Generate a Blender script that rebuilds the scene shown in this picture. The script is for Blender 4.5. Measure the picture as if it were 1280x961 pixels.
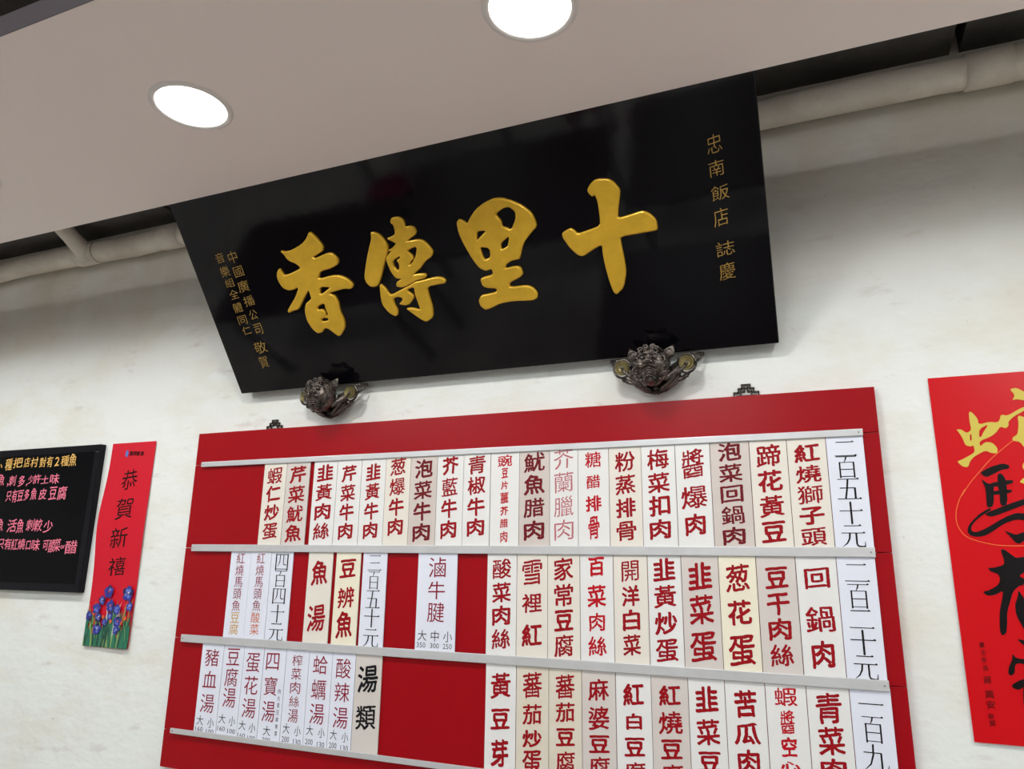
import bpy, bmesh, math, random
import numpy as np
from mathutils import Vector, Matrix, noise
S = bpy.context.scene
for o in list(bpy.data.objects):
    bpy.data.objects.remove(o, do_unlink=True)

# ------------------------------------------------------------ camera
cam_d = bpy.data.cameras.new('camera')
cam = bpy.data.objects.new('camera', cam_d)
S.collection.objects.link(cam)
YAW, PITCH, ROLL = 0.393181, 0.242861, 0.0142432
fwd = Vector((-math.sin(YAW) * math.cos(PITCH), math.cos(YAW) * math.cos(PITCH), math.sin(PITCH)))
rt = Vector((math.cos(YAW), math.sin(YAW), 0))
up = rt.cross(fwd)
r2 = math.cos(ROLL) * rt + math.sin(ROLL) * up
u2 = -math.sin(ROLL) * rt + math.cos(ROLL) * up
m = Matrix((r2, u2, -fwd)).transposed().to_4x4()
m.translation = Vector((0, -1.7, 1.55))
cam.matrix_world = m
cam_d.sensor_width = 36
cam_d.lens = 902.27 / 1280 * 36
cam_d.clip_start = .02
S.camera = cam

# ------------------------------------------------------------ world, exposure
w = bpy.data.worlds.new('world'); S.world = w; w.use_nodes = True
w.node_tree.nodes['Background'].inputs[0].default_value = (.75, .8, .9, 1)
w.node_tree.nodes['Background'].inputs[1].default_value = .15
S.view_settings.view_transform = 'Standard'
S.view_settings.look = 'None'
S.view_settings.exposure = 0.0
S.view_settings.gamma = 1
S.view_settings.use_curve_mapping = False
LAMP_W = 4.9        # watts of each soffit downlight
ROOM_FILL = 27.5          # radiance of the added fill panels
PI = math.pi
random.seed(4)

# ------------------------------------------------------------ materials
def lin(c):
    return tuple((v / 255 / 12.92 if v / 255 <= .04045 else ((v / 255 + .055) / 1.055) ** 2.4) for v in c) + (1,)

def mat(name, rgb, rough=.6, metal=0, spec=.5, var=.0, vscale=8, bump=0, bscale=60, emit=0, coat=0, rgb2=None):
    mt = bpy.data.materials.new(name); mt.use_nodes = True
    nt = mt.node_tree; b = nt.nodes['Principled BSDF']
    c = lin(rgb)
    b.inputs['Base Color'].default_value = c
    b.inputs['Roughness'].default_value = rough
    b.inputs['Metallic'].default_value = metal
    b.inputs['Specular IOR Level'].default_value = spec
    b.inputs['Coat Weight'].default_value = coat
    if emit:
        b.inputs['Emission Color'].default_value = c
        b.inputs['Emission Strength'].default_value = emit
    tc = nt.nodes.new('ShaderNodeTexCoord')
    if var or rgb2:
        n = nt.nodes.new('ShaderNodeTexNoise'); n.inputs['Scale'].default_value = vscale
        n.inputs['Detail'].default_value = 6; n.inputs['Roughness'].default_value = .6
        nt.links.new(tc.outputs['Object'], n.inputs['Vector'])
        r = nt.nodes.new('ShaderNodeValToRGB')
        c2 = lin(rgb2) if rgb2 else tuple(v * (1 - var) for v in c[:3]) + (1,)
        r.color_ramp.elements[0].position = .35; r.color_ramp.elements[0].color = c2
        r.color_ramp.elements[1].position = .62; r.color_ramp.elements[1].color = c
        nt.links.new(n.outputs['Fac'], r.inputs['Fac']); nt.links.new(r.outputs['Color'], b.inputs['Base Color'])
    if bump:
        n2 = nt.nodes.new('ShaderNodeTexNoise'); n2.inputs['Scale'].default_value = bscale; n2.inputs['Detail'].default_value = 4
        nt.links.new(tc.outputs['Object'], n2.inputs['Vector'])
        bp = nt.nodes.new('ShaderNodeBump'); bp.inputs['Strength'].default_value = bump; bp.inputs['Distance'].default_value = .01
        nt.links.new(n2.outputs['Fac'], bp.inputs['Height']); nt.links.new(bp.outputs['Normal'], b.inputs['Normal'])
    return mt

def wall_material():
    mt = bpy.data.materials.new('old_plaster'); mt.use_nodes = True
    nt = mt.node_tree; b = nt.nodes['Principled BSDF']; L = nt.links.new
    b.inputs['Roughness'].default_value = .75; b.inputs['Specular IOR Level'].default_value = .25
    tc = nt.nodes.new('ShaderNodeTexCoord')
    def nz(scale, detail, vec=None):
        n = nt.nodes.new('ShaderNodeTexNoise'); n.inputs['Scale'].default_value = scale; n.inputs['Detail'].default_value = detail
        n.inputs['Roughness'].default_value = .62
        L(vec or tc.outputs['Object'], n.inputs['Vector']); return n
    def ramp(src, p0, c0, p1, c1):
        r = nt.nodes.new('ShaderNodeValToRGB')
        r.color_ramp.elements[0].position = p0; r.color_ramp.elements[0].color = c0
        r.color_ramp.elements[1].position = p1; r.color_ramp.elements[1].color = c1
        L(src, r.inputs['Fac']); return r
    base = lin((228, 232, 228))
    stain = lin((221, 219, 207)); smear = lin((190, 183, 172))
    mp = nt.nodes.new('ShaderNodeMapping'); mp.inputs['Scale'].default_value = (1, 1, 1.9)
    L(tc.outputs['Object'], mp.inputs['Vector'])
    r1 = ramp(nz(3.2, 8, mp.outputs[0]).outputs['Fac'], .47, (0, 0, 0, 1), .72, (1, 1, 1, 1))
    mx = nt.nodes.new('ShaderNodeMix'); mx.data_type = 'RGBA'
    mx.inputs[6].default_value = base; mx.inputs[7].default_value = stain
    L(r1.outputs['Color'], mx.inputs[0])
    # grey trowel smears, sparse
    mp2 = nt.nodes.new('ShaderNodeMapping'); mp2.inputs['Scale'].default_value = (3, 1, 9)
    mp2.inputs['Rotation'].default_value = (0, .25, 0)
    L(tc.outputs['Object'], mp2.inputs['Vector'])
    r2_ = ramp(nz(2.0, 10, mp2.outputs[0]).outputs['Fac'], .60, (0, 0, 0, 1), .78, (.8, .8, .8, 1))
    mx2 = nt.nodes.new('ShaderNodeMix'); mx2.data_type = 'RGBA'
    L(r2_.outputs['Color'], mx2.inputs[0]); L(mx.outputs[2], mx2.inputs[6]); mx2.inputs[7].default_value = smear
    # small dark specks
    r3 = ramp(nz(38, 3).outputs['Fac'], .70, (0, 0, 0, 1), .80, (.7, .7, .7, 1))
    mx3 = nt.nodes.new('ShaderNodeMix'); mx3.data_type = 'RGBA'
    L(r3.outputs['Color'], mx3.inputs[0]); L(mx2.outputs[2], mx3.inputs[6]); mx3.inputs[7].default_value = lin((170, 165, 150))
    # shade near the soffit put into the upper wall colour, with mottled grime
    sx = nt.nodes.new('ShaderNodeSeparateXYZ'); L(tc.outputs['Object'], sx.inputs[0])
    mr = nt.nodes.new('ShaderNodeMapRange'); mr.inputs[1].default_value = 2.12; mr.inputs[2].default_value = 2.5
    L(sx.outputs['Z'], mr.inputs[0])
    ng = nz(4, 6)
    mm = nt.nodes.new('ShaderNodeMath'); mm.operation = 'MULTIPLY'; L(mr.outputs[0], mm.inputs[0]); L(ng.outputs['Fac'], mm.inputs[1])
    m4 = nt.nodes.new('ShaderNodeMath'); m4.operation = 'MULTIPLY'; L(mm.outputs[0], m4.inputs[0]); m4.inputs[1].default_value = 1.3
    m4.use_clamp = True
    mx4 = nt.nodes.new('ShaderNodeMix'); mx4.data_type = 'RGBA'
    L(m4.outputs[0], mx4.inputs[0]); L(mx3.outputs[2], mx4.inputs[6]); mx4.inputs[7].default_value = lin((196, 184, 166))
    L(mx4.outputs[2], b.inputs['Base Color'])
    bp = nt.nodes.new('ShaderNodeBump'); bp.inputs['Strength'].default_value = .35; bp.inputs['Distance'].default_value = .006
    L(nz(22, 8).outputs['Fac'], bp.inputs['Height'])
    bp2 = nt.nodes.new('ShaderNodeBump'); bp2.inputs['Strength'].default_value = .3; bp2.inputs['Distance'].default_value = .012
    L(nz(6, 3, mp.outputs[0]).outputs['Fac'], bp2.inputs['Height']); L(bp.outputs['Normal'], bp2.inputs['Normal'])
    L(bp2.outputs['Normal'], b.inputs['Normal'])
    return mt

M = dict(
    wall=wall_material(),
    soffit=mat('painted_soffit', (242, 232, 226), .7, spec=.3, bump=.05, bscale=9),
    slab=mat('bare_concrete', (96, 92, 88), .85, var=.4, vscale=5, bump=.3),
    black_ceiling=mat('black_ceiling', (26, 24, 28), .8),
    pipe=mat('painted_pipe', (228, 219, 205), .6, rgb2=(205, 194, 178), vscale=7, bump=.5, bscale=18),
    floor=mat('floor_tiles', (206, 203, 196), .45, var=.35, vscale=3),
    fascia=mat('shaded_fascia', (112, 104, 108), .6),  # dim light on the soffit's room face put into a darker colour
    backwall=mat('far_walls', (205, 202, 198), .8, var=.2, vscale=2),
    board=mat('red_laminate', (154, 3, 16), .3, spec=.2, var=.06, vscale=4, bump=.03, bscale=14),
    alu=mat('aluminium_rail', (206, 207, 208), .38, metal=.35, spec=.5, var=.08, vscale=12),
    w=mat('white_acrylic', (229, 229, 227), .3, var=.03, vscale=9),
    c=mat('cream_acrylic', (228, 223, 212), .3, var=.03, vscale=9),
    g=mat('greyed_acrylic', (212, 205, 199), .35, var=.05, vscale=9),
    gd=mat('grimy_acrylic', (209, 199, 192), .4, var=.09, vscale=11),
    y=mat('yellowed_acrylic', (236, 230, 208), .3, var=.03, vscale=9),
    y2=mat('stained_acrylic', (222, 217, 210), .35, rgb2=(214, 203, 176), vscale=5),
    p=mat('printed_paper', (225, 229, 241), .35, var=.02, vscale=9),
    r=mat('red_ink', (154, 3, 18), .5, spec=.2, var=.15, vscale=40),
    d=mat('dark_red_ink', (112, 16, 28), .5, spec=.2, var=.15, vscale=40),
    b=mat('bright_red_ink', (188, 6, 26), .5, spec=.2, var=.15, vscale=40),
    f=mat('faded_red_ink', (186, 104, 112), .5, var=.15, vscale=40),
    t=mat('plum_ink', (138, 20, 46), .5, spec=.2, var=.1, vscale=40),
    k=mat('black_ink', (16, 16, 20), .5, spec=.2),
    K=mat('grey_black_ink', (52, 52, 60), .5),
    Y=mat('yellow_ink', (204, 156, 36), .5, var=.1, vscale=40),
    O=mat('orange_ink', (206, 98, 44), .5, var=.1, vscale=40),
    lacquer=mat('black_lacquer', (7, 6, 10), .07, spec=.36, bump=.06, bscale=5),
    gold=mat('gold_leaf_paint', (226, 180, 52), .34, metal=.35, spec=.5, var=.12, vscale=30, bump=.12, bscale=90),
    thin_gold=mat('thin_gold_paint', (176, 142, 70), .45, metal=.3, var=.2, vscale=60),
    bronze=mat('dark_bronze', (118, 110, 104), .27, metal=.8, rgb2=(44, 39, 36), vscale=45, bump=.35, bscale=160),
    brass=mat('worn_brass', (142, 130, 84), .4, metal=.5, var=.3, vscale=60, bump=.2, bscale=160),
    poster=mat('glossy_red_paper', (202, 3, 16), .26, spec=.25, bump=.10, bscale=9),
    poster2=mat('red_paper', (204, 14, 40), .42, spec=.3, bump=.05, bscale=9),
    pgold=mat('gold_print', (206, 186, 72), .4),
    pline=mat('orange_print', (236, 120, 50), .4),
    pblack=mat('black_brush_ink', (15, 11, 12), .35, spec=.2, var=.3, vscale=30),
    acrylic=mat('black_acrylic', (5, 6, 9), .08, spec=.10, bump=.02, bscale=5),
    frame=mat('black_frame', (16, 16, 22), .25, spec=.16),
    chalk_y=mat('yellow_marker', (232, 190, 108), .6, rgb2=(206, 150, 60), vscale=60),
    chalk_p=mat('pink_marker', (238, 112, 140), .6, rgb2=(214, 120, 140), vscale=60),
    trim=mat('lamp_trim', (225, 222, 218), .4),
    lamp=mat('lamp_diffuser', (255, 252, 248), .5, emit=6.0),
    fill_lamp=mat('fill_diffuser', (250, 252, 255), .5, emit=ROOM_FILL),
    iron=mat('black_iron', (62, 52, 46), .5, metal=.5),
    tab=mat('dark_table_laminate', (44, 32, 28), .4),
    stool=mat('magenta_plastic', (120, 8, 58), .4),
    steel=mat('steel_leg', (120, 120, 122), .4, metal=.8),
    f1=mat('violet_blue_print', (48, 50, 140), .45), f2=mat('light_blue_print', (96, 118, 196), .45),
    f3=mat('navy_print', (30, 28, 82), .45), f4=mat('pale_print', (208, 208, 214), .45),
    g1=mat('green_print', (40, 116, 88), .45), g2=mat('dark_green_print', (34, 78, 66), .45),
    g3=mat('yellow_green_print', (120, 158, 90), .45), f5=mat('orange_spot_print', (222, 92, 44), .45),
    blue_logo=mat('blue_logo_print', (90, 110, 190), .45),
)

# ------------------------------------------------------------ helpers
def obj(name, bm, m_, parent=None, smooth=False):
    me = bpy.data.meshes.new(name)
    if isinstance(bm, bmesh.types.BMesh):
        bm.to_mesh(me); bm.free()
    else:
        me.from_pydata(bm[0], [], bm[1])
    me.update()
    for q in (m_ if isinstance(m_, (list, tuple)) else [m_]):
        me.materials.append(M[q])
    if smooth:
        me.polygons.foreach_set('use_smooth', [True] * len(me.polygons))
    o = bpy.data.objects.new(name, me); S.collection.objects.link(o)
    if parent: o.parent = parent
    return o

def thing(name, label, cat, loc=(0, 0, 0), group=None):
    o = bpy.data.objects.new(name, None); S.collection.objects.link(o); o.location = loc
    o.empty_display_size = .05
    o['label'] = label; o['category'] = cat
    if group: o['group'] = group
    return o

def tag(o, label, cat, group=None):
    o['label'] = label; o['category'] = cat
    if group: o['group'] = group
    return o

def struct(name, bm, m_):
    o = obj(name, bm, m_); o['kind'] = 'structure'; return o

def box(bm, x0, x1, y0, y1, z0, z1, bev=0):
    r = bmesh.ops.create_cube(bm, size=1)
    for v in r['verts']:
        v.co = Vector(((x0 + x1) / 2 + v.co.x * (x1 - x0), (y0 + y1) / 2 + v.co.y * (y1 - y0), (z0 + z1) / 2 + v.co.z * (z1 - z0)))
    if bev:
        es = set(e for v in r['verts'] for e in v.link_edges)
        bmesh.ops.bevel(bm, geom=list(es), offset=bev, segments=2, affect='EDGES', profile=.6)
    return bm

def B(*a, **k):
    return box(bmesh.new(), *a, **k)

def tube(bm, pts, rad, seg=10, cap=True):
    pts = [Vector(p) for p in pts]
    rads = rad if isinstance(rad, (list, tuple)) else [rad] * len(pts)
    rings = []
    ref = Vector((0, 0, 1))
    for i, p in enumerate(pts):
        d = (pts[min(i + 1, len(pts) - 1)] - pts[max(i - 1, 0)]).normalized()
        a = d.cross(ref)
        if a.length < .05: a = d.cross(Vector((1, 0, 0)))
        a.normalize(); b_ = d.cross(a).normalized()
        rings.append([bm.verts.new(p + (a * math.cos(2 * PI * k / seg) + b_ * math.sin(2 * PI * k / seg)) * rads[i]) for k in range(seg)])
    for q0, q1 in zip(rings, rings[1:]):
        for k in range(seg):
            bm.faces.new((q0[k], q0[(k + 1) % seg], q1[(k + 1) % seg], q1[k]))
    if cap:
        bm.faces.new(rings[0]); bm.faces.new(rings[-1][::-1])
    return bm

def ball(bm, c, r, sub=2):
    g = bmesh.ops.create_icosphere(bm, subdivisions=sub, radius=1)
    r = r if isinstance(r, (list, tuple)) else (r, r, r)
    for v in g['verts']:
        v.co = Vector((c[0] + v.co.x * r[0], c[1] + v.co.y * r[1], c[2] + v.co.z * r[2]))
    return g['verts']

def disc(bm, c, r, axis, th, seg=32):
    a = Vector(axis).normalized(); c = Vector(c)
    return tube(bm, [c - a * th / 2, c + a * th / 2], r, seg)

# ---- characters: glyph outlines grown from the built-in text object
_cache = {}
_tc = bpy.data.curves.new('glyph', 'FONT'); _to = bpy.data.objects.new('glyph', _tc); S.collection.objects.link(_to)
_tc.resolution_u = 2; _tc.size = 1
# style: outline thinning, rise of the horizontals, hand wobble, brush weight
STY = dict(B=(0, .13, .014, .025), M=(0, .10, .022, .026), T=(0, .03, 0, 0), K=(0, 0, 0, 0), C=(-.004, .12, .010, .002), I=(-.006, .12, .012, 0), H=(0, .06, .014, .008), N=(0, .05, 0, .02))

def ribbon(pts, ws):
    V = []; F = []
    n = len(pts)
    for i in range(n):
        a = Vector(pts[max(i - 1, 0)]); c_ = Vector(pts[min(i + 1, n - 1)])
        d = (c_ - a); d = d.normalized() if d.length else Vector((1, 0))
        nr = Vector((-d.y, d.x)) * ws[i] / 2; p = Vector(pts[i])
        V += [tuple(p + nr), tuple(p - nr)]
    for i in range(n - 1):
        F.append((2 * i, 2 * i + 1, 2 * i + 3, 2 * i + 2))
    return V, F

HS, VS = .030, .062
def hs(x0, x1, y):       # thin horizontal ending in a small triangle
    return [([(x0, y), (x1, y)], [HS, HS]), ([(x1 - .12, y + HS * .3), (x1 - .05, y + .035), (x1, y)], [.005, .06, .01])]
def vs(x, y0, y1):
    return [([(x - .01, y1 + .01), (x, y1 - .03), (x, y0)], [.05, VS, VS])]
PR = {
    '一': hs(0, 1, .5), '二': hs(.1, .9, 1) + hs(0, 1, 0),
    '三': hs(.1, .9, 1) + hs(.15, .85, .5) + hs(0, 1, 0),
    '十': hs(0, 1, .6) + vs(.5, 0, 1),
    '百': hs(0, 1, 1) + [([(.5, 1), (.46, .86), (.38, .74)], [.06, .05, .02])] + vs(.16, 0, .74) + vs(.84, 0, .74) + [([(.16, .73), (.84, .73)], [HS, HS]), ([(.16, .4), (.84, .4)], [HS, HS]), ([(.16, .07), (.84, .07)], [HS, HS])],
    '五': hs(.05, .95, 1) + [([(.48, 1), (.42, .5), (.34, .02)], [.06, .06, .06]), ([(.12, .55), (.76, .55)], [HS, HS]), ([(.75, .56), (.75, .02)], [VS, VS])] + hs(0, 1, 0),
    '元': hs(.14, .86, 1) + hs(0, 1, .66) + [([(.36, .66), (.33, .4), (.22, .18), (0, 0)], [.06, .06, .045, .01]), ([(.62, .66), (.62, .16), (.66, .06), (.76, .03), (.96, .03), (.97, .26)], [.06, .06, .06, .055, .06, .015])],
    '四': vs(.05, 0, 1) + vs(.95, 0, 1) + [([(.05, .97), (.95, .97)], [HS, HS]), ([(.05, .08), (.95, .08)], [HS, HS]), ([(.36, .97), (.34, .5), (.18, .2)], [.05, .05, .01]), ([(.62, .97), (.62, .42), (.68, .34), (.88, .34)], [.05, .05, .05, .03])],
    '九': [([(.02, .68), (.74, .68)], [HS, HS]), ([(.42, 1), (.40, .6), (.28, .25), (0, 0)], [.06, .06, .05, .01]), ([(.72, .69), (.72, .12), (.78, .04), (.95, .03), (1, .26)], [.06, .06, .06, .06, .01])],
}

def raster(polys, x0, y0, res, W, H):
    """even-odd fill of closed outlines on a grid"""
    A = []
    for q in polys:
        for i in range(len(q)): A.append((*q[i - 1], *q[i]))
    A = np.array(A); out = np.zeros((H, W))
    xs = x0 + (np.arange(W) + .5) / res
    for r in range(H):
        y = y0 + (r + .5) / res
        m_ = (A[:, 1] <= y) != (A[:, 3] <= y)
        if m_.any():
            E = A[m_]; xc = E[:, 0] + (y - E[:, 1]) * (E[:, 2] - E[:, 0]) / (E[:, 3] - E[:, 1])
            out[r] = (xs[:, None] > xc[None, :]).sum(1) % 2
    return out

def press(g, res, wt, soft):
    """sweep a slanted oval nib, then let the ink round the corners"""
    o = g.copy()
    for k in range(16):
        a = 2 * PI * k / 16; ex, ey = 1.2 * math.cos(a), .85 * math.sin(a)
        dx = int(round((ex * .8 + ey * .6) * wt * res)); dy = int(round((-ex * .6 + ey * .8) * wt * res))
        o = np.maximum(o, np.roll(np.roll(g, dx, 1), dy, 0))
    s = soft * res; n = int(3 * s) + 1; kx = np.exp(-.5 * (np.arange(-n, n + 1) / s) ** 2); kx /= kx.sum()
    o = np.apply_along_axis(lambda v: np.convolve(v, kx, 'same'), 0, o)
    return np.apply_along_axis(lambda v: np.convolve(v, kx, 'same'), 1, o)

def contours(g, t):
    H, W = g.shape; nxt = {}
    ins = g > t
    code = ins[:-1, :-1] * 1 + ins[:-1, 1:] * 2 + ins[1:, 1:] * 4 + ins[1:, :-1] * 8
    T = {1: 'LB', 2: 'BR', 3: 'LR', 4: 'RT', 5: 'LBRT', 6: 'BT', 7: 'LT', 8: 'TL', 9: 'TB', 10: 'BRTL', 11: 'TR', 12: 'RL', 13: 'RB', 14: 'BL'}
    for r, c_ in zip(*np.nonzero((code > 0) & (code < 15))):
        s = T[int(code[r, c_])]; K = dict(L=('v', r, c_), R=('v', r, c_ + 1), B=('h', r, c_), T=('h', r + 1, c_))
        for a in range(0, len(s), 2): nxt[K[s[a]]] = K[s[a + 1]]
    def pt(k):
        d, r, c_ = k
        a = g[r, c_]; b_ = g[r, c_ + 1] if d == 'h' else g[r + 1, c_]; f_ = (t - a) / (b_ - a) if b_ != a else .5
        return (c_ + f_, r) if d == 'h' else (c_, r + f_)
    out = []
    while nxt:
        k0 = next(iter(nxt)); k = k0; q = []
        while k in nxt: q.append(pt(k)); k = nxt.pop(k)
        if len(q) > 8: out.append(q)
    res = []
    for q in out:      # thin out the straight runs
        keep = [q[0]]
        for i in range(1, len(q)):
            a = keep[-1]; b_ = q[i]; c_ = q[(i + 1) % len(q)]
            cr = abs((b_[0] - a[0]) * (c_[1] - a[1]) - (b_[1] - a[1]) * (c_[0] - a[0])); L_ = math.hypot(c_[0] - a[0], c_[1] - a[1]) + 1e-6
            if cr / L_ > .12 or L_ > 9: keep.append(b_)
        if len(keep) > 3: res.append(keep)
    return res

def brushed(cu, knob, wob, shear, wt, sd):
    """outlines of one character re-drawn as with a brush: pressed, swollen stroke ends and rounded corners"""
    polys = []
    for sp in cu.splines:
        P = [p.co.copy() for p in sp.bezier_points]; HL = [p.handle_left.copy() for p in sp.bezier_points]; HR = [p.handle_right.copy() for p in sp.bezier_points]
        n = len(P); q = []
        for i in range(n):
            a, b_, c_, d = P[i], HR[i], HL[(i + 1) % n], P[(i + 1) % n]
            L_ = (d - a).length
            bent = ((b_ - a).cross(d - a)).length > 1e-4 * L_ or ((c_ - d).cross(d - a)).length > 1e-4 * L_
            k = max(3 if bent else 1, min(8, int(L_ / .07) + 1))
            for t_ in range(k):
                t = t_ / k; q.append((a * (1 - t) ** 3 + b_ * 3 * t * (1 - t) ** 2 + c_ * 3 * t * t * (1 - t) + d * t ** 3) if bent else a.lerp(d, t))
        q = [Vector((v.x, v.y)) for v in q]
        q = [v for i, v in enumerate(q) if (v - q[i - 1]).length > 1e-4]
        if len(q) > 2: polys.append(q)
    out = []
    for q in polys:
        n = len(q); r = []
        area = sum(q[i - 1].x * q[i].y - q[i].x * q[i - 1].y for i in range(n))
        for i in range(n):
            e0 = (q[i] - q[i - 1]).normalized(); e1 = (q[(i + 1) % n] - q[i]).normalized()
            cr = e0.x * e1.y - e0.y * e1.x              # filled side is on a fixed side of every contour
            s = -cr * ORI
            p = q[i].copy()
            if s > .45:                                 # convex corner: swell, more on the upper left and lower right
                d = (e0 - e1); d = d.normalized() if d.length > 1e-5 else Vector((0, 0))
                wgt = .75 + .5 * max(0, d.x * -.6 + d.y * .8, d.x * .7 - d.y * .7)
                p += d * knob * wgt * min(1, s)
            r.append((p.x, p.y))
        out.append(smooth_poly(r, 1))
    out = [[(x + wob * noise.noise((x * 5 + sd, y * 5, 1.3)) * 1.6, y + wob * noise.noise((x * 5, y * 5 + sd, 7.7)) * 1.6 + shear * x) for x, y in q] for q in out]
    xs = [p[0] for q in out for p in q]; ys = [p[1] for q in out for p in q]; RES = 110; mg = .08
    x0, y0 = min(xs) - mg, min(ys) - mg
    g = raster(out, x0, y0, RES, int((max(xs) - min(xs) + 2 * mg) * RES), int((max(ys) - min(ys) + 2 * mg) * RES))
    m0 = int(mg * RES); cov = g[m0:-m0, m0:-m0].mean()          # dense characters are written with a finer touch
    q_ = wt * max(.12, min(1, (.56 - cov) / .2))
    for _k in range(5):
        g2 = press(g, RES, q_, .010)
        if (g2[m0:-m0, m0:-m0] > .5).mean() < .60: break
        q_ *= .72
    g = g2
    v, f_ = fill_curve(contours(g, .5), sm=0)
    return [(a / RES, b_ / RES) for a, b_, _c in v], f_

ORI = 1
def glyph(ch, sty):
    key = (ch, sty)
    if key in _cache: return _cache[key]
    off, shear, wob, wt = STY.get(sty, STY['T'])
    _tc.body = ch; _tc.offset = off
    bpy.context.view_layer.update()
    dg = bpy.context.evaluated_depsgraph_get()
    sd = ord(ch[0]) * .37 + len(sty)
    if wt:
        G, F = brushed(_to.to_curve(dg), .034 if sty == 'B' else .022, wob, shear, wt, sd)
        _to.to_curve_clear()
    else:
        me = bpy.data.meshes.new_from_object(_to.evaluated_get(dg))
        G = [(v.co.x, v.co.y + shear * v.co.x) for v in me.vertices]; F = [tuple(p.vertices) for p in me.polygons]
        bpy.data.meshes.remove(me)
    xs = [v[0] for v in G]; ys = [v[1] for v in G]
    if not xs: xs = ys = [0, 1]
    x0, x1, y0, y1 = min(xs), max(xs), min(ys), max(ys)
    sx = max(x1 - x0, .12); sy = max(y1 - y0, .12)
    V = [((x - (x0 + x1) / 2) / sx + .5, (y - (y0 + y1) / 2) / sy + .5) for x, y in G]
    _cache[key] = (V, F)
    return _cache[key]

def put(chars, sty, fn):
    """chars: (char, centre x, centre z, width, height) -> mesh data through fn(x, z)"""
    V = []; F = []
    for c_, cx, cz, w_, h_ in chars:
        if sty == 'P' and c_ in PR:
            k = 1 / w_; PL = []
            for pts, ws in PR[c_]:
                v, _f = ribbon([(x, y * (h_ if c_ != '一' else .01) * k) for x, y in pts], [q * 1.25 for q in ws])
                PL.append(v[0::2] + v[1::2][::-1])
            hh = (h_ if c_ != '一' else .01) * k
            g = None
            for q in PL:
                g1 = raster([q], -.1, -.1, 120, 144, int((hh + .2) * 120)); g = g1 if g is None else np.maximum(g, g1)
            v, f_ = fill_curve(contours(press(g, 120, 0, .007), .42), sm=0)
            n = len(V); V += [fn(cx + (a / 120 - .1 - .5) * w_, cz + (b_ / 120 - .1 - hh / 2) * w_) for a, b_, _c in v]; F += [tuple(i + n for i in q) for q in f_]
            continue
        v, f_ = glyph(c_, sty); n = len(V)
        V += [fn(cx + (x - .5) * w_, cz + (y - .5) * h_) for x, y in v]
        F += [tuple(i + n for i in q) for q in f_]
    return V, F

def sheet(fn, x0, x1, z0, z1, nx, nz, th=.0004):
    """a sheet of paper with two faces and edges; x0, x1 may be functions of z"""
    bm = bmesh.new(); A = []; Bk = []
    for j in range(nz + 1):
        z = z0 + (z1 - z0) * j / nz; a = x0(z) if callable(x0) else x0
        xs = [a + (x1 - a) * i / nx for i in range(nx + 1)]
        A.append([bm.verts.new((x, fn(x, z), z)) for x in xs]); Bk.append([bm.verts.new((x, fn(x, z) + th, z)) for x in xs])
    for j in range(nz):
        for i in range(nx):
            f_ = bm.faces.new((A[j][i], A[j][i + 1], A[j + 1][i + 1], A[j + 1][i])); f_.smooth = True
            f_ = bm.faces.new((Bk[j][i], Bk[j + 1][i], Bk[j + 1][i + 1], Bk[j][i + 1])); f_.smooth = True
    bd = [(A[0], Bk[0]), ([r[-1] for r in A], [r[-1] for r in Bk]), (A[-1][::-1], Bk[-1][::-1]), ([r[0] for r in A][::-1], [r[0] for r in Bk][::-1])]
    for p, q in bd:
        for i in range(len(p) - 1): bm.faces.new((p[i], q[i], q[i + 1], p[i + 1]))
    bm.normal_update()
    for e in bm.edges:
        if len(e.link_faces) == 2 and e.calc_face_angle(0) > 1.0: e.smooth = False
    return bm

def smooth_poly(p, n=1):
    for _ in range(n):
        q = []
        for i in range(len(p)):
            a = p[i]; b_ = p[(i + 1) % len(p)]
            q += [(a[0] * .8 + b_[0] * .2, a[1] * .8 + b_[1] * .2), (a[0] * .2 + b_[0] * .8, a[1] * .2 + b_[1] * .8)]
        p = q
    return p

def fill_curve(polys, extrude=0, bevel=0, sm=1, res=2):
    cu = bpy.data.curves.new('outline', 'CURVE'); cu.dimensions = '2D'; cu.fill_mode = 'BOTH' if (extrude or bevel) else 'FRONT'
    for p in polys:
        p = smooth_poly(p, sm)
        sp = cu.splines.new('POLY'); sp.points.add(len(p) - 1)
        for i, q in enumerate(p): sp.points[i].co = (q[0], q[1], 0, 1)
        sp.use_cyclic_u = True
    cu.extrude = extrude; cu.bevel_depth = bevel; cu.bevel_resolution = res; cu.offset = -bevel * .9
    o = bpy.data.objects.new('outline', cu); S.collection.objects.link(o)
    bpy.context.view_layer.update()
    me = bpy.data.meshes.new_from_object(o.evaluated_get(bpy.context.evaluated_depsgraph_get()))
    V = [tuple(v.co) for v in me.vertices]; F = [tuple(p.vertices) for p in me.polygons]
    bpy.data.objects.remove(o, do_unlink=True); bpy.data.meshes.remove(me); bpy.data.curves.remove(cu)
    return V, F

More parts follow.
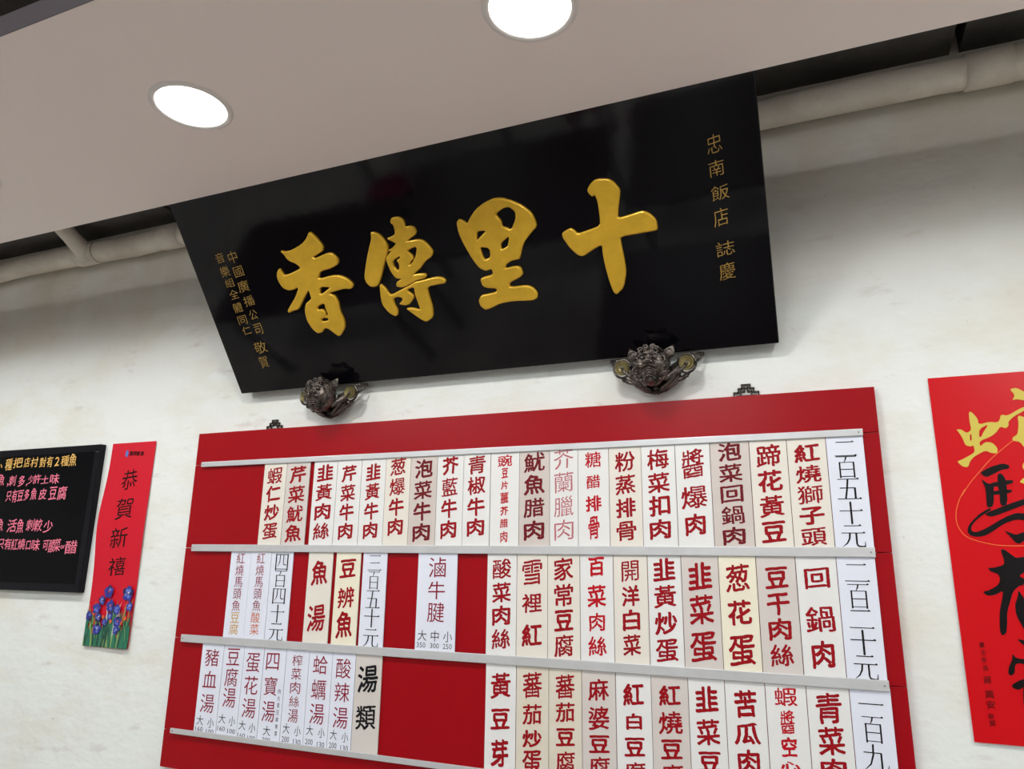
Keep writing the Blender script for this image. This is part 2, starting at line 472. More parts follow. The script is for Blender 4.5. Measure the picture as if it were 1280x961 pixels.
# ---- measured tables (metres)
STRIPS = [
(1, -1.4768, -1.3957, 'c', 'r', 'B', [('蝦', -1.4363, 0.0522, 1.7637, 1.8119), ('仁', -1.4363, 0.0519, 1.7107, 1.7583), ('炒', -1.4363, 0.0516, 1.6585, 1.7055), ('蛋', -1.4363, 0.0513, 1.6068, 1.6533)]),
(1, -1.3946, -1.3135, 'g', 'r', 'B', [('芹', -1.354, 0.0563, 1.7628, 1.8135), ('菜', -1.354, 0.056, 1.7072, 1.7572), ('魷', -1.354, 0.0556, 1.6523, 1.7017), ('魚', -1.354, 0.0553, 1.5981, 1.6468)]),
(1, -1.2997, -1.2205, 'w', 'r', 'B', [('韭', -1.2601, 0.0544, 1.7652, 1.8145), ('黃', -1.2601, 0.0541, 1.711, 1.7597), ('肉', -1.2601, 0.0537, 1.6576, 1.7056), ('絲', -1.2601, 0.0534, 1.6048, 1.6523)]),
(1, -1.2195, -1.14, 'w', 'r', 'B', [('芹', -1.1798, 0.0475, 1.7611, 1.8092), ('菜', -1.1798, 0.0472, 1.7084, 1.7558), ('牛', -1.1798, 0.0469, 1.6563, 1.7032), ('肉', -1.1798, 0.0466, 1.6049, 1.6511)]),
(1, -1.1395, -1.0624, 'w', 'r', 'B', [('韭', -1.101, 0.0461, 1.7627, 1.8106), ('黃', -1.101, 0.0458, 1.7102, 1.7575), ('牛', -1.101, 0.0455, 1.6583, 1.705), ('肉', -1.101, 0.0453, 1.6071, 1.6531)]),
(1, -1.0619, -0.9852, 'c', 'r', 'B', [('葱', -1.0236, 0.0473, 1.774, 1.8228), ('爆', -1.0236, 0.047, 1.7204, 1.7686), ('牛', -1.0236, 0.0467, 1.6675, 1.7151), ('肉', -1.0236, 0.0464, 1.6154, 1.6623)]),
(1, -0.9847, -0.905, 'g', 'd', 'B', [('泡', -0.9448, 0.0531, 1.7646, 1.8153), ('菜', -0.9448, 0.0527, 1.709, 1.759), ('牛', -0.9448, 0.0524, 1.6542, 1.7035), ('肉', -0.9448, 0.052, 1.6001, 1.6487)]),
(1, -0.9045, -0.828, 'w', 'r', 'B', [('芥', -0.8663, 0.0468, 1.7703, 1.8205), ('藍', -0.8663, 0.0465, 1.7151, 1.7647), ('牛', -0.8663, 0.0462, 1.6608, 1.7097), ('肉', -0.8663, 0.0458, 1.6072, 1.6554)]),
(1, -0.8273, -0.7518, 'w', 'r', 'B', [('青', -0.7896, 0.0499, 1.77, 1.8183), ('椒', -0.7896, 0.0496, 1.717, 1.7647), ('牛', -0.7896, 0.0493, 1.6647, 1.7117), ('肉', -0.7896, 0.0489, 1.6132, 1.6596)]),
(1, -0.7509, -0.6728, 'w', 'b', 'M', [('豌', -0.7119, 0.0396, 1.7874, 1.8172), ('豆', -0.7119, 0.0175, 1.7574, 1.7841), ('片', -0.7119, 0.0196, 1.7289, 1.7513), ('薑', -0.7119, 0.0239, 1.6946, 1.7237), ('芥', -0.7119, 0.0216, 1.6646, 1.6886), ('腊', -0.7119, 0.0216, 1.6348, 1.6578), ('肉', -0.7119, 0.0193, 1.5986, 1.6277)]),
(1, -0.6722, -0.5922, 'g', 'd', 'B', [('魷', -0.6322, 0.0553, 1.7694, 1.8207), ('魚', -0.6322, 0.0549, 1.7133, 1.7638), ('腊', -0.6322, 0.0545, 1.6581, 1.7078), ('肉', -0.6322, 0.0541, 1.6036, 1.6526)]),
(1, -0.5918, -0.5199, 'w', 'f', 'T', [('芥', -0.5558, 0.0495, 1.7744, 1.8272), ('蘭', -0.5558, 0.0491, 1.7166, 1.7686), ('臘', -0.5558, 0.0487, 1.6597, 1.7109), ('肉', -0.5558, 0.0483, 1.6037, 1.6541)]),
(1, -0.5195, -0.4429, 'w', 'b', 'M', [('糖', -0.4812, 0.0399, 1.7758, 1.8152), ('醋', -0.4812, 0.0337, 1.7252, 1.7594), ('排', -0.4812, 0.0393, 1.6715, 1.7106), ('骨', -0.4812, 0.0273, 1.6067, 1.662)]),
(1, -0.4424, -0.3648, 'c', 'r', 'B', [('粉', -0.4036, 0.0482, 1.763, 1.8124), ('蒸', -0.4036, 0.0478, 1.7089, 1.7575), ('排', -0.4036, 0.0474, 1.6556, 1.7035), ('骨', -0.4036, 0.0471, 1.6031, 1.6503)]),
(1, -0.3643, -0.2855, 'w', 'r', 'B', [('梅', -0.3249, 0.0503, 1.7653, 1.8145), ('菜', -0.3249, 0.0499, 1.7113, 1.7598), ('扣', -0.3249, 0.0495, 1.6582, 1.706), ('肉', -0.3249, 0.0491, 1.6059, 1.6529)]),
(1, -0.2848, -0.2068, 'w', 'r', 'B', [('醬', -0.2458, 0.0502, 1.742, 1.8116), ('爆', -0.2458, 0.0585, 1.6737, 1.7267), ('肉', -0.2458, 0.0457, 1.6142, 1.6644)]),
(1, -0.2062, -0.1214, 'g', 'd', 'B', [('泡', -0.1638, 0.0502, 1.7787, 1.8217), ('菜', -0.1638, 0.0499, 1.7316, 1.774), ('回', -0.1638, 0.0495, 1.6851, 1.7269), ('鍋', -0.1638, 0.0492, 1.6393, 1.6805), ('肉', -0.1638, 0.0488, 1.5941, 1.6348)]),
(1, -0.1207, -0.0426, 'c', 'r', 'B', [('蹄', -0.0816, 0.0516, 1.7632, 1.814), ('花', -0.0816, 0.0511, 1.7077, 1.7577), ('黃', -0.0816, 0.0507, 1.6531, 1.7022), ('豆', -0.0816, 0.0503, 1.5995, 1.6477)]),
(1, -0.0421, 0.0365, 'c', 'r', 'B', [('紅', -0.0028, 0.0513, 1.7695, 1.8102), ('燒', -0.0028, 0.0509, 1.7249, 1.765), ('獅', -0.0028, 0.0506, 1.6809, 1.7205), ('子', -0.0028, 0.0502, 1.6376, 1.6766), ('頭', -0.0028, 0.0499, 1.5948, 1.6333)]),
(1, 0.0371, 0.1101, 'p', 'k', 'P', [('二', 0.0736, 0.0433, 1.782, 1.811), ('百', 0.0736, 0.0399, 1.7348, 1.7799), ('五', 0.0736, 0.0457, 1.6911, 1.7323), ('十', 0.0736, 0.0439, 1.639, 1.6848), ('元', 0.0736, 0.045, 1.5925, 1.6356)]),
(2, -1.5687, -1.4949, 'p', 't', 'T', [('紅', -1.5318, 0.0292, 1.5381, 1.568), ('燒', -1.5318, 0.0291, 1.5053, 1.535), ('馬', -1.5318, 0.029, 1.4727, 1.5022), ('頭', -1.5318, 0.0289, 1.4404, 1.4697), ('魚', -1.5318, 0.0288, 1.4083, 1.4374), ('豆', -1.5318, 0.0315, 1.3765, 1.4054, 'Y'), ('腐', -1.5318, 0.0314, 1.3449, 1.3736, 'Y')]),
(2, -1.4943, -1.4224, 'p', 't', 'T', [('紅', -1.4583, 0.0285, 1.539, 1.5686), ('燒', -1.4583, 0.0284, 1.5067, 1.536), ('馬', -1.4583, 0.0282, 1.4745, 1.5037), ('頭', -1.4583, 0.0281, 1.4426, 1.4715), ('魚', -1.4583, 0.028, 1.411, 1.4397), ('酸', -1.4583, 0.0307, 1.3796, 1.4081, 'O'), ('菜', -1.4583, 0.0306, 1.3484, 1.3767, 'O')]),
(2, -1.4218, -1.3468, 'p', 'k', 'P', [('四', -1.3843, 0.0443, 1.5225, 1.5665), ('百', -1.3843, 0.0413, 1.4774, 1.5206), ('四', -1.3843, 0.0438, 1.4325, 1.4738), ('十', -1.3843, 0.0463, 1.3838, 1.4307), ('元', -1.3843, 0.0487, 1.3366, 1.3802)]),
(2, -1.2942, -1.2134, 'c', 'r', 'B', [('魚', -1.2538, 0.0526, 1.4831, 1.5501), ('湯', -1.2538, 0.057, 1.3647, 1.4368)]),
(2, -1.2024, -1.1243, 'y', 'r', 'B', [('豆', -1.1634, 0.0509, 1.5048, 1.5565), ('辨', -1.1634, 0.0504, 1.4275, 1.4843), ('魚', -1.1634, 0.05, 1.3518, 1.4206)]),
(2, -1.1169, -1.0427, 'p', 'k', 'P', [('三', -1.0798, 0.0419, 1.5281, 1.5644), ('百', -1.0798, 0.0343, 1.4793, 1.5232), ('五', -1.0798, 0.0439, 1.4332, 1.4752), ('十', -1.0798, 0.0461, 1.3846, 1.4305), ('元', -1.0798, 0.0458, 1.3365, 1.3788)]),
(2, -0.9497, -0.8375, 'p', 't', 'T', [('滷', -0.8936, 0.0481, 1.5129, 1.5627), ('牛', -0.8936, 0.0477, 1.4598, 1.5035), ('腱', -0.8936, 0.0474, 1.4044, 1.4528), ('大', -0.9295, 0.0246, 1.3592, 1.3846, 'K'), ('中', -0.8936, 0.0224, 1.3592, 1.3846, 'K'), ('小', -0.8578, 0.0246, 1.3592, 1.3846, 'K'), ('350', -0.9316, 0.0246, 1.3434, 1.3555, 'K'), ('300', -0.8936, 0.0246, 1.3434, 1.3555, 'K'), ('250', -0.8579, 0.0246, 1.3434, 1.3555, 'K')]),
(2, -0.7547, -0.6764, 'w', 'r', 'B', [('酸', -0.7155, 0.0489, 1.5113, 1.5612), ('菜', -0.7155, 0.0486, 1.4566, 1.5058), ('肉', -0.7155, 0.0482, 1.4028, 1.4512), ('絲', -0.7155, 0.0479, 1.3497, 1.3974)]),
(2, -0.6755, -0.5971, 'c', 'r', 'B', [('雪', -0.6363, 0.0514, 1.5002, 1.5599), ('裡', -0.6363, 0.0509, 1.4354, 1.4816), ('紅', -0.6363, 0.0504, 1.3597, 1.4115)]),
(2, -0.5967, -0.5171, 'c', 'r', 'B', [('家', -0.5569, 0.0477, 1.5118, 1.5647), ('常', -0.5569, 0.0473, 1.4539, 1.506), ('豆', -0.5569, 0.047, 1.397, 1.4482), ('腐', -0.5569, 0.0466, 1.341, 1.3913)]),
(2, -0.5165, -0.4371, 'w', 'b', 'M', [('百', -0.4768, 0.0385, 1.5226, 1.5683), ('菜', -0.4768, 0.0438, 1.4542, 1.505), ('肉', -0.4768, 0.0378, 1.4011, 1.4428), ('絲', -0.4768, 0.0431, 1.348, 1.3914)]),
(2, -0.4364, -0.3578, 'c', 'r', 'B', [('開', -0.3971, 0.0408, 1.512, 1.561), ('洋', -0.3971, 0.0405, 1.4584, 1.5066), ('白', -0.3971, 0.0401, 1.4056, 1.453), ('菜', -0.3971, 0.0398, 1.3536, 1.4003)]),
(2, -0.357, -0.2822, 'w', 'r', 'B', [('韭', -0.3196, 0.0501, 1.5145, 1.5671), ('黃', -0.3196, 0.0497, 1.457, 1.5087), ('炒', -0.3196, 0.0493, 1.4005, 1.4513), ('蛋', -0.3196, 0.0489, 1.3449, 1.3949)]),
(2, -0.2815, -0.2014, 'g', 'r', 'B', [('韭', -0.2414, 0.0517, 1.497, 1.5592), ('菜', -0.2414, 0.0512, 1.4255, 1.4904), ('蛋', -0.2414, 0.0556, 1.3492, 1.414)]),
(2, -0.2009, -0.1229, 'y', 'r', 'B', [('葱', -0.1619, 0.0498, 1.4955, 1.5565), ('花', -0.1619, 0.0493, 1.4275, 1.4818), ('蛋', -0.1619, 0.0535, 1.3461, 1.4113)]),
(2, -0.1222, -0.0436, 'g', 'r', 'B', [('豆', -0.0829, 0.0464, 1.5043, 1.5521), ('干', -0.0829, 0.046, 1.452, 1.499), ('肉', -0.0829, 0.0456, 1.4005, 1.4468), ('絲', -0.0829, 0.0452, 1.3499, 1.3954)]),
(2, -0.0429, 0.0357, 'w', 'r', 'B', [('回', -0.0036, 0.0492, 1.5061, 1.5514), ('鍋', -0.0036, 0.0562, 1.4208, 1.4735), ('肉', -0.0036, 0.0435, 1.3503, 1.4062)]),
(2, 0.0363, 0.109, 'p', 'k', 'P', [('二', 0.0727, 0.046, 1.5249, 1.5571), ('百', 0.0727, 0.0398, 1.4713, 1.518), ('二', 0.0727, 0.0453, 1.4343, 1.4669), ('十', 0.0727, 0.0465, 1.3826, 1.43), ('元', 0.0727, 0.0432, 1.337, 1.3803)]),
(3, -1.6375, -1.5591, 'p', 't', 'T', [('豬', -1.5983, 0.0493, 1.2578, 1.3042), ('血', -1.5983, 0.049, 1.2013, 1.2453), ('湯', -1.5983, 0.0486, 1.1371, 1.1845), ('大', -1.6178, 0.0242, 1.1036, 1.129, 'K'), ('小', -1.5788, 0.0227, 1.1, 1.1254, 'K'), ('160', -1.6177, 0.0269, 1.088, 1.1, 'K'), ('100', -1.5789, 0.0269, 1.0845, 1.0964, 'K')]),
(3, -1.5583, -1.487, 'p', 't', 'T', [('豆', -1.5227, 0.0452, 1.2647, 1.3097), ('腐', -1.5227, 0.0449, 1.2095, 1.2579), ('湯', -1.5227, 0.0446, 1.1567, 1.2059), ('大', -1.5404, 0.0235, 1.1147, 1.139, 'K'), ('小', -1.505, 0.0221, 1.1112, 1.1354, 'K'), ('160', -1.5403, 0.0262, 1.0958, 1.1077, 'K'), ('100', -1.505, 0.0262, 1.0923, 1.1042, 'K')]),
(3, -1.4862, -1.4173, 'p', 't', 'T', [('蛋', -1.4518, 0.0467, 1.2521, 1.3017), ('花', -1.4518, 0.0464, 1.1942, 1.2422), ('湯', -1.4518, 0.046, 1.1362, 1.1844), ('大', -1.4689, 0.0229, 1.105, 1.1284, 'K'), ('小', -1.4347, 0.0215, 1.1015, 1.1249, 'K'), ('160', -1.4688, 0.0255, 1.0855, 1.0972, 'K'), ('100', -1.4347, 0.0255, 1.0821, 1.0937, 'K')]),
(3, -1.4162, -1.3425, 'p', 't', 'T', [('四', -1.3854, 0.0429, 1.2608, 1.3054), ('寶', -1.3854, 0.0426, 1.1974, 1.2444), ('湯', -1.3854, 0.0423, 1.1324, 1.183), ('大', -1.3854, 0.0236, 1.0982, 1.1226, 'K'), ('200', -1.3854, 0.0262, 1.0829, 1.094, 'K'), ('肉', -1.3548, 0.009, 1.2044, 1.2158, 'K'), ('丸', -1.3549, 0.009, 1.1869, 1.1983, 'K'), ('蛋', -1.3549, 0.009, 1.1696, 1.1809, 'K'), ('豆', -1.355, 0.009, 1.1523, 1.1635, 'K'), ('腐', -1.3551, 0.009, 1.135, 1.1462, 'K'), ('青', -1.3551, 0.0089, 1.1179, 1.129, 'K'), ('菜', -1.3552, 0.0089, 1.1008, 1.1119, 'K')]),
(3, -1.3417, -1.2674, 'p', 't', 'T', [('榨', -1.3046, 0.0326, 1.276, 1.3046), ('菜', -1.3046, 0.0324, 1.2424, 1.2716), ('肉', -1.3046, 0.0323, 1.2078, 1.2381), ('絲', -1.3046, 0.0321, 1.1752, 1.2022), ('湯', -1.3046, 0.032, 1.1378, 1.1701), ('大', -1.323, 0.0217, 1.1096, 1.134, 'K'), ('小', -1.2862, 0.0204, 1.1062, 1.1306, 'K'), ('200', -1.3229, 0.0241, 1.089, 1.1024, 'K'), ('130', -1.2862, 0.0241, 1.0857, 1.0991, 'K')]),
(3, -1.2667, -1.1927, 'p', 't', 'T', [('蛤', -1.2297, 0.0455, 1.2613, 1.3067), ('蠣', -1.2297, 0.0452, 1.1994, 1.2476), ('湯', -1.2297, 0.0448, 1.1402, 1.1889), ('大', -1.248, 0.0211, 1.1124, 1.1365, 'K'), ('小', -1.2113, 0.0198, 1.1091, 1.1332, 'K'), ('200', -1.2479, 0.0235, 1.0901, 1.1033, 'K'), ('130', -1.2114, 0.0234, 1.0868, 1.1, 'K')]),
(3, -1.1919, -1.1209, 'p', 't', 'T', [('酸', -1.1564, 0.0455, 1.2555, 1.3045), ('辣', -1.1564, 0.0451, 1.1989, 1.2458), ('湯', -1.1564, 0.0448, 1.1369, 1.1864), ('大', -1.174, 0.0205, 1.1091, 1.1328, 'K'), ('小', -1.1389, 0.0192, 1.1058, 1.1295, 'K'), ('200', -1.1739, 0.0228, 1.0888, 1.1022, 'K'), ('130', -1.1389, 0.0228, 1.0856, 1.0989, 'K')]),
(3, -1.1202, -1.0416, 'g', 'k', 'B', [('湯', -1.0809, 0.0595, 1.2254, 1.2941), ('類', -1.0809, 0.0588, 1.1389, 1.1987)]),
(3, -0.7527, -0.6747, 'w', 'r', 'B', [('黃', -0.7137, 0.0512, 1.2392, 1.2998), ('豆', -0.7137, 0.0487, 1.1725, 1.2214), ('芽', -0.7137, 0.0442, 1.095, 1.1551)]),
(3, -0.6739, -0.5941, 'y2', 'r', 'B', [('蕃', -0.634, 0.0476, 1.2473, 1.3062), ('茄', -0.634, 0.0471, 1.1905, 1.2368), ('炒', -0.634, 0.0468, 1.1426, 1.1817), ('蛋', -0.634, 0.0465, 1.0894, 1.14)]),
(3, -0.5935, -0.515, 'y2', 'r', 'B', [('蕃', -0.5542, 0.0459, 1.2523, 1.3063), ('茄', -0.5542, 0.0456, 1.2029, 1.2469), ('豆', -0.5542, 0.0452, 1.1528, 1.1935), ('腐', -0.5542, 0.0449, 1.0946, 1.1442)]),
(3, -0.5144, -0.4369, 'g', 'r', 'B', [('麻', -0.4757, 0.048, 1.2539, 1.3011), ('婆', -0.4757, 0.0476, 1.1936, 1.2445), ('豆', -0.4757, 0.0473, 1.1467, 1.1862), ('腐', -0.4757, 0.0469, 1.0926, 1.1412)]),
(3, -0.4362, -0.3575, 'w', 'r', 'B', [('紅', -0.3969, 0.0463, 1.2497, 1.2971), ('白', -0.3969, 0.0353, 1.2015, 1.2361), ('豆', -0.3969, 0.0456, 1.1476, 1.1888), ('腐', -0.3969, 0.0452, 1.0928, 1.1387)]),
(3, -0.357, -0.2779, 'g', 'r', 'B', [('紅', -0.3174, 0.0464, 1.2561, 1.299), ('燒', -0.3174, 0.0511, 1.1995, 1.2475), ('豆', -0.3174, 0.0457, 1.1505, 1.1928), ('腐', -0.3174, 0.0453, 1.0934, 1.1428)]),
(3, -0.2774, -0.2018, 'w', 'r', 'B', [('韭', -0.2396, 0.048, 1.2489, 1.3038), ('菜', -0.2396, 0.0476, 1.1859, 1.239), ('豆', -0.2396, 0.0471, 1.135, 1.1769), ('腐', -0.2396, 0.0467, 1.0776, 1.1265)]),
(3, -0.2013, -0.1212, 'w', 'r', 'B', [('苦', -0.1612, 0.0447, 1.2457, 1.3016), ('瓜', -0.1612, 0.0522, 1.1943, 1.2388), ('肉', -0.1612, 0.0439, 1.137, 1.1875), ('絲', -0.1612, 0.0435, 1.084, 1.1286)]),
(3, -0.1205, -0.0422, 'w', 'b', 'M', [('蝦', -0.0814, 0.0431, 1.2758, 1.3109), ('醬', -0.0814, 0.0275, 1.2229, 1.269), ('空', -0.0814, 0.0303, 1.1805, 1.2182), ('心', -0.0814, 0.0362, 1.1557, 1.1729), ('菜', -0.0814, 0.033, 1.1133, 1.1492)]),
(3, -0.0416, 0.0376, 'w', 'r', 'B', [('青', -0.002, 0.0487, 1.2478, 1.3071), ('菜', -0.002, 0.0482, 1.191, 1.2455), ('肉', -0.002, 0.0478, 1.1451, 1.1871), ('絲', -0.002, 0.0474, 1.0974, 1.1387)]),
(3, 0.0382, 0.1118, 'p', 'k', 'P', [('一', 0.075, 0.0441, 1.2884, 1.2963), ('百', 0.075, 0.0381, 1.2223, 1.2687), ('九', 0.075, 0.0434, 1.1728, 1.22), ('十', 0.075, 0.0416, 1.1257, 1.1697), ('元', 0.075, 0.0413, 1.0825, 1.1226)]),
]
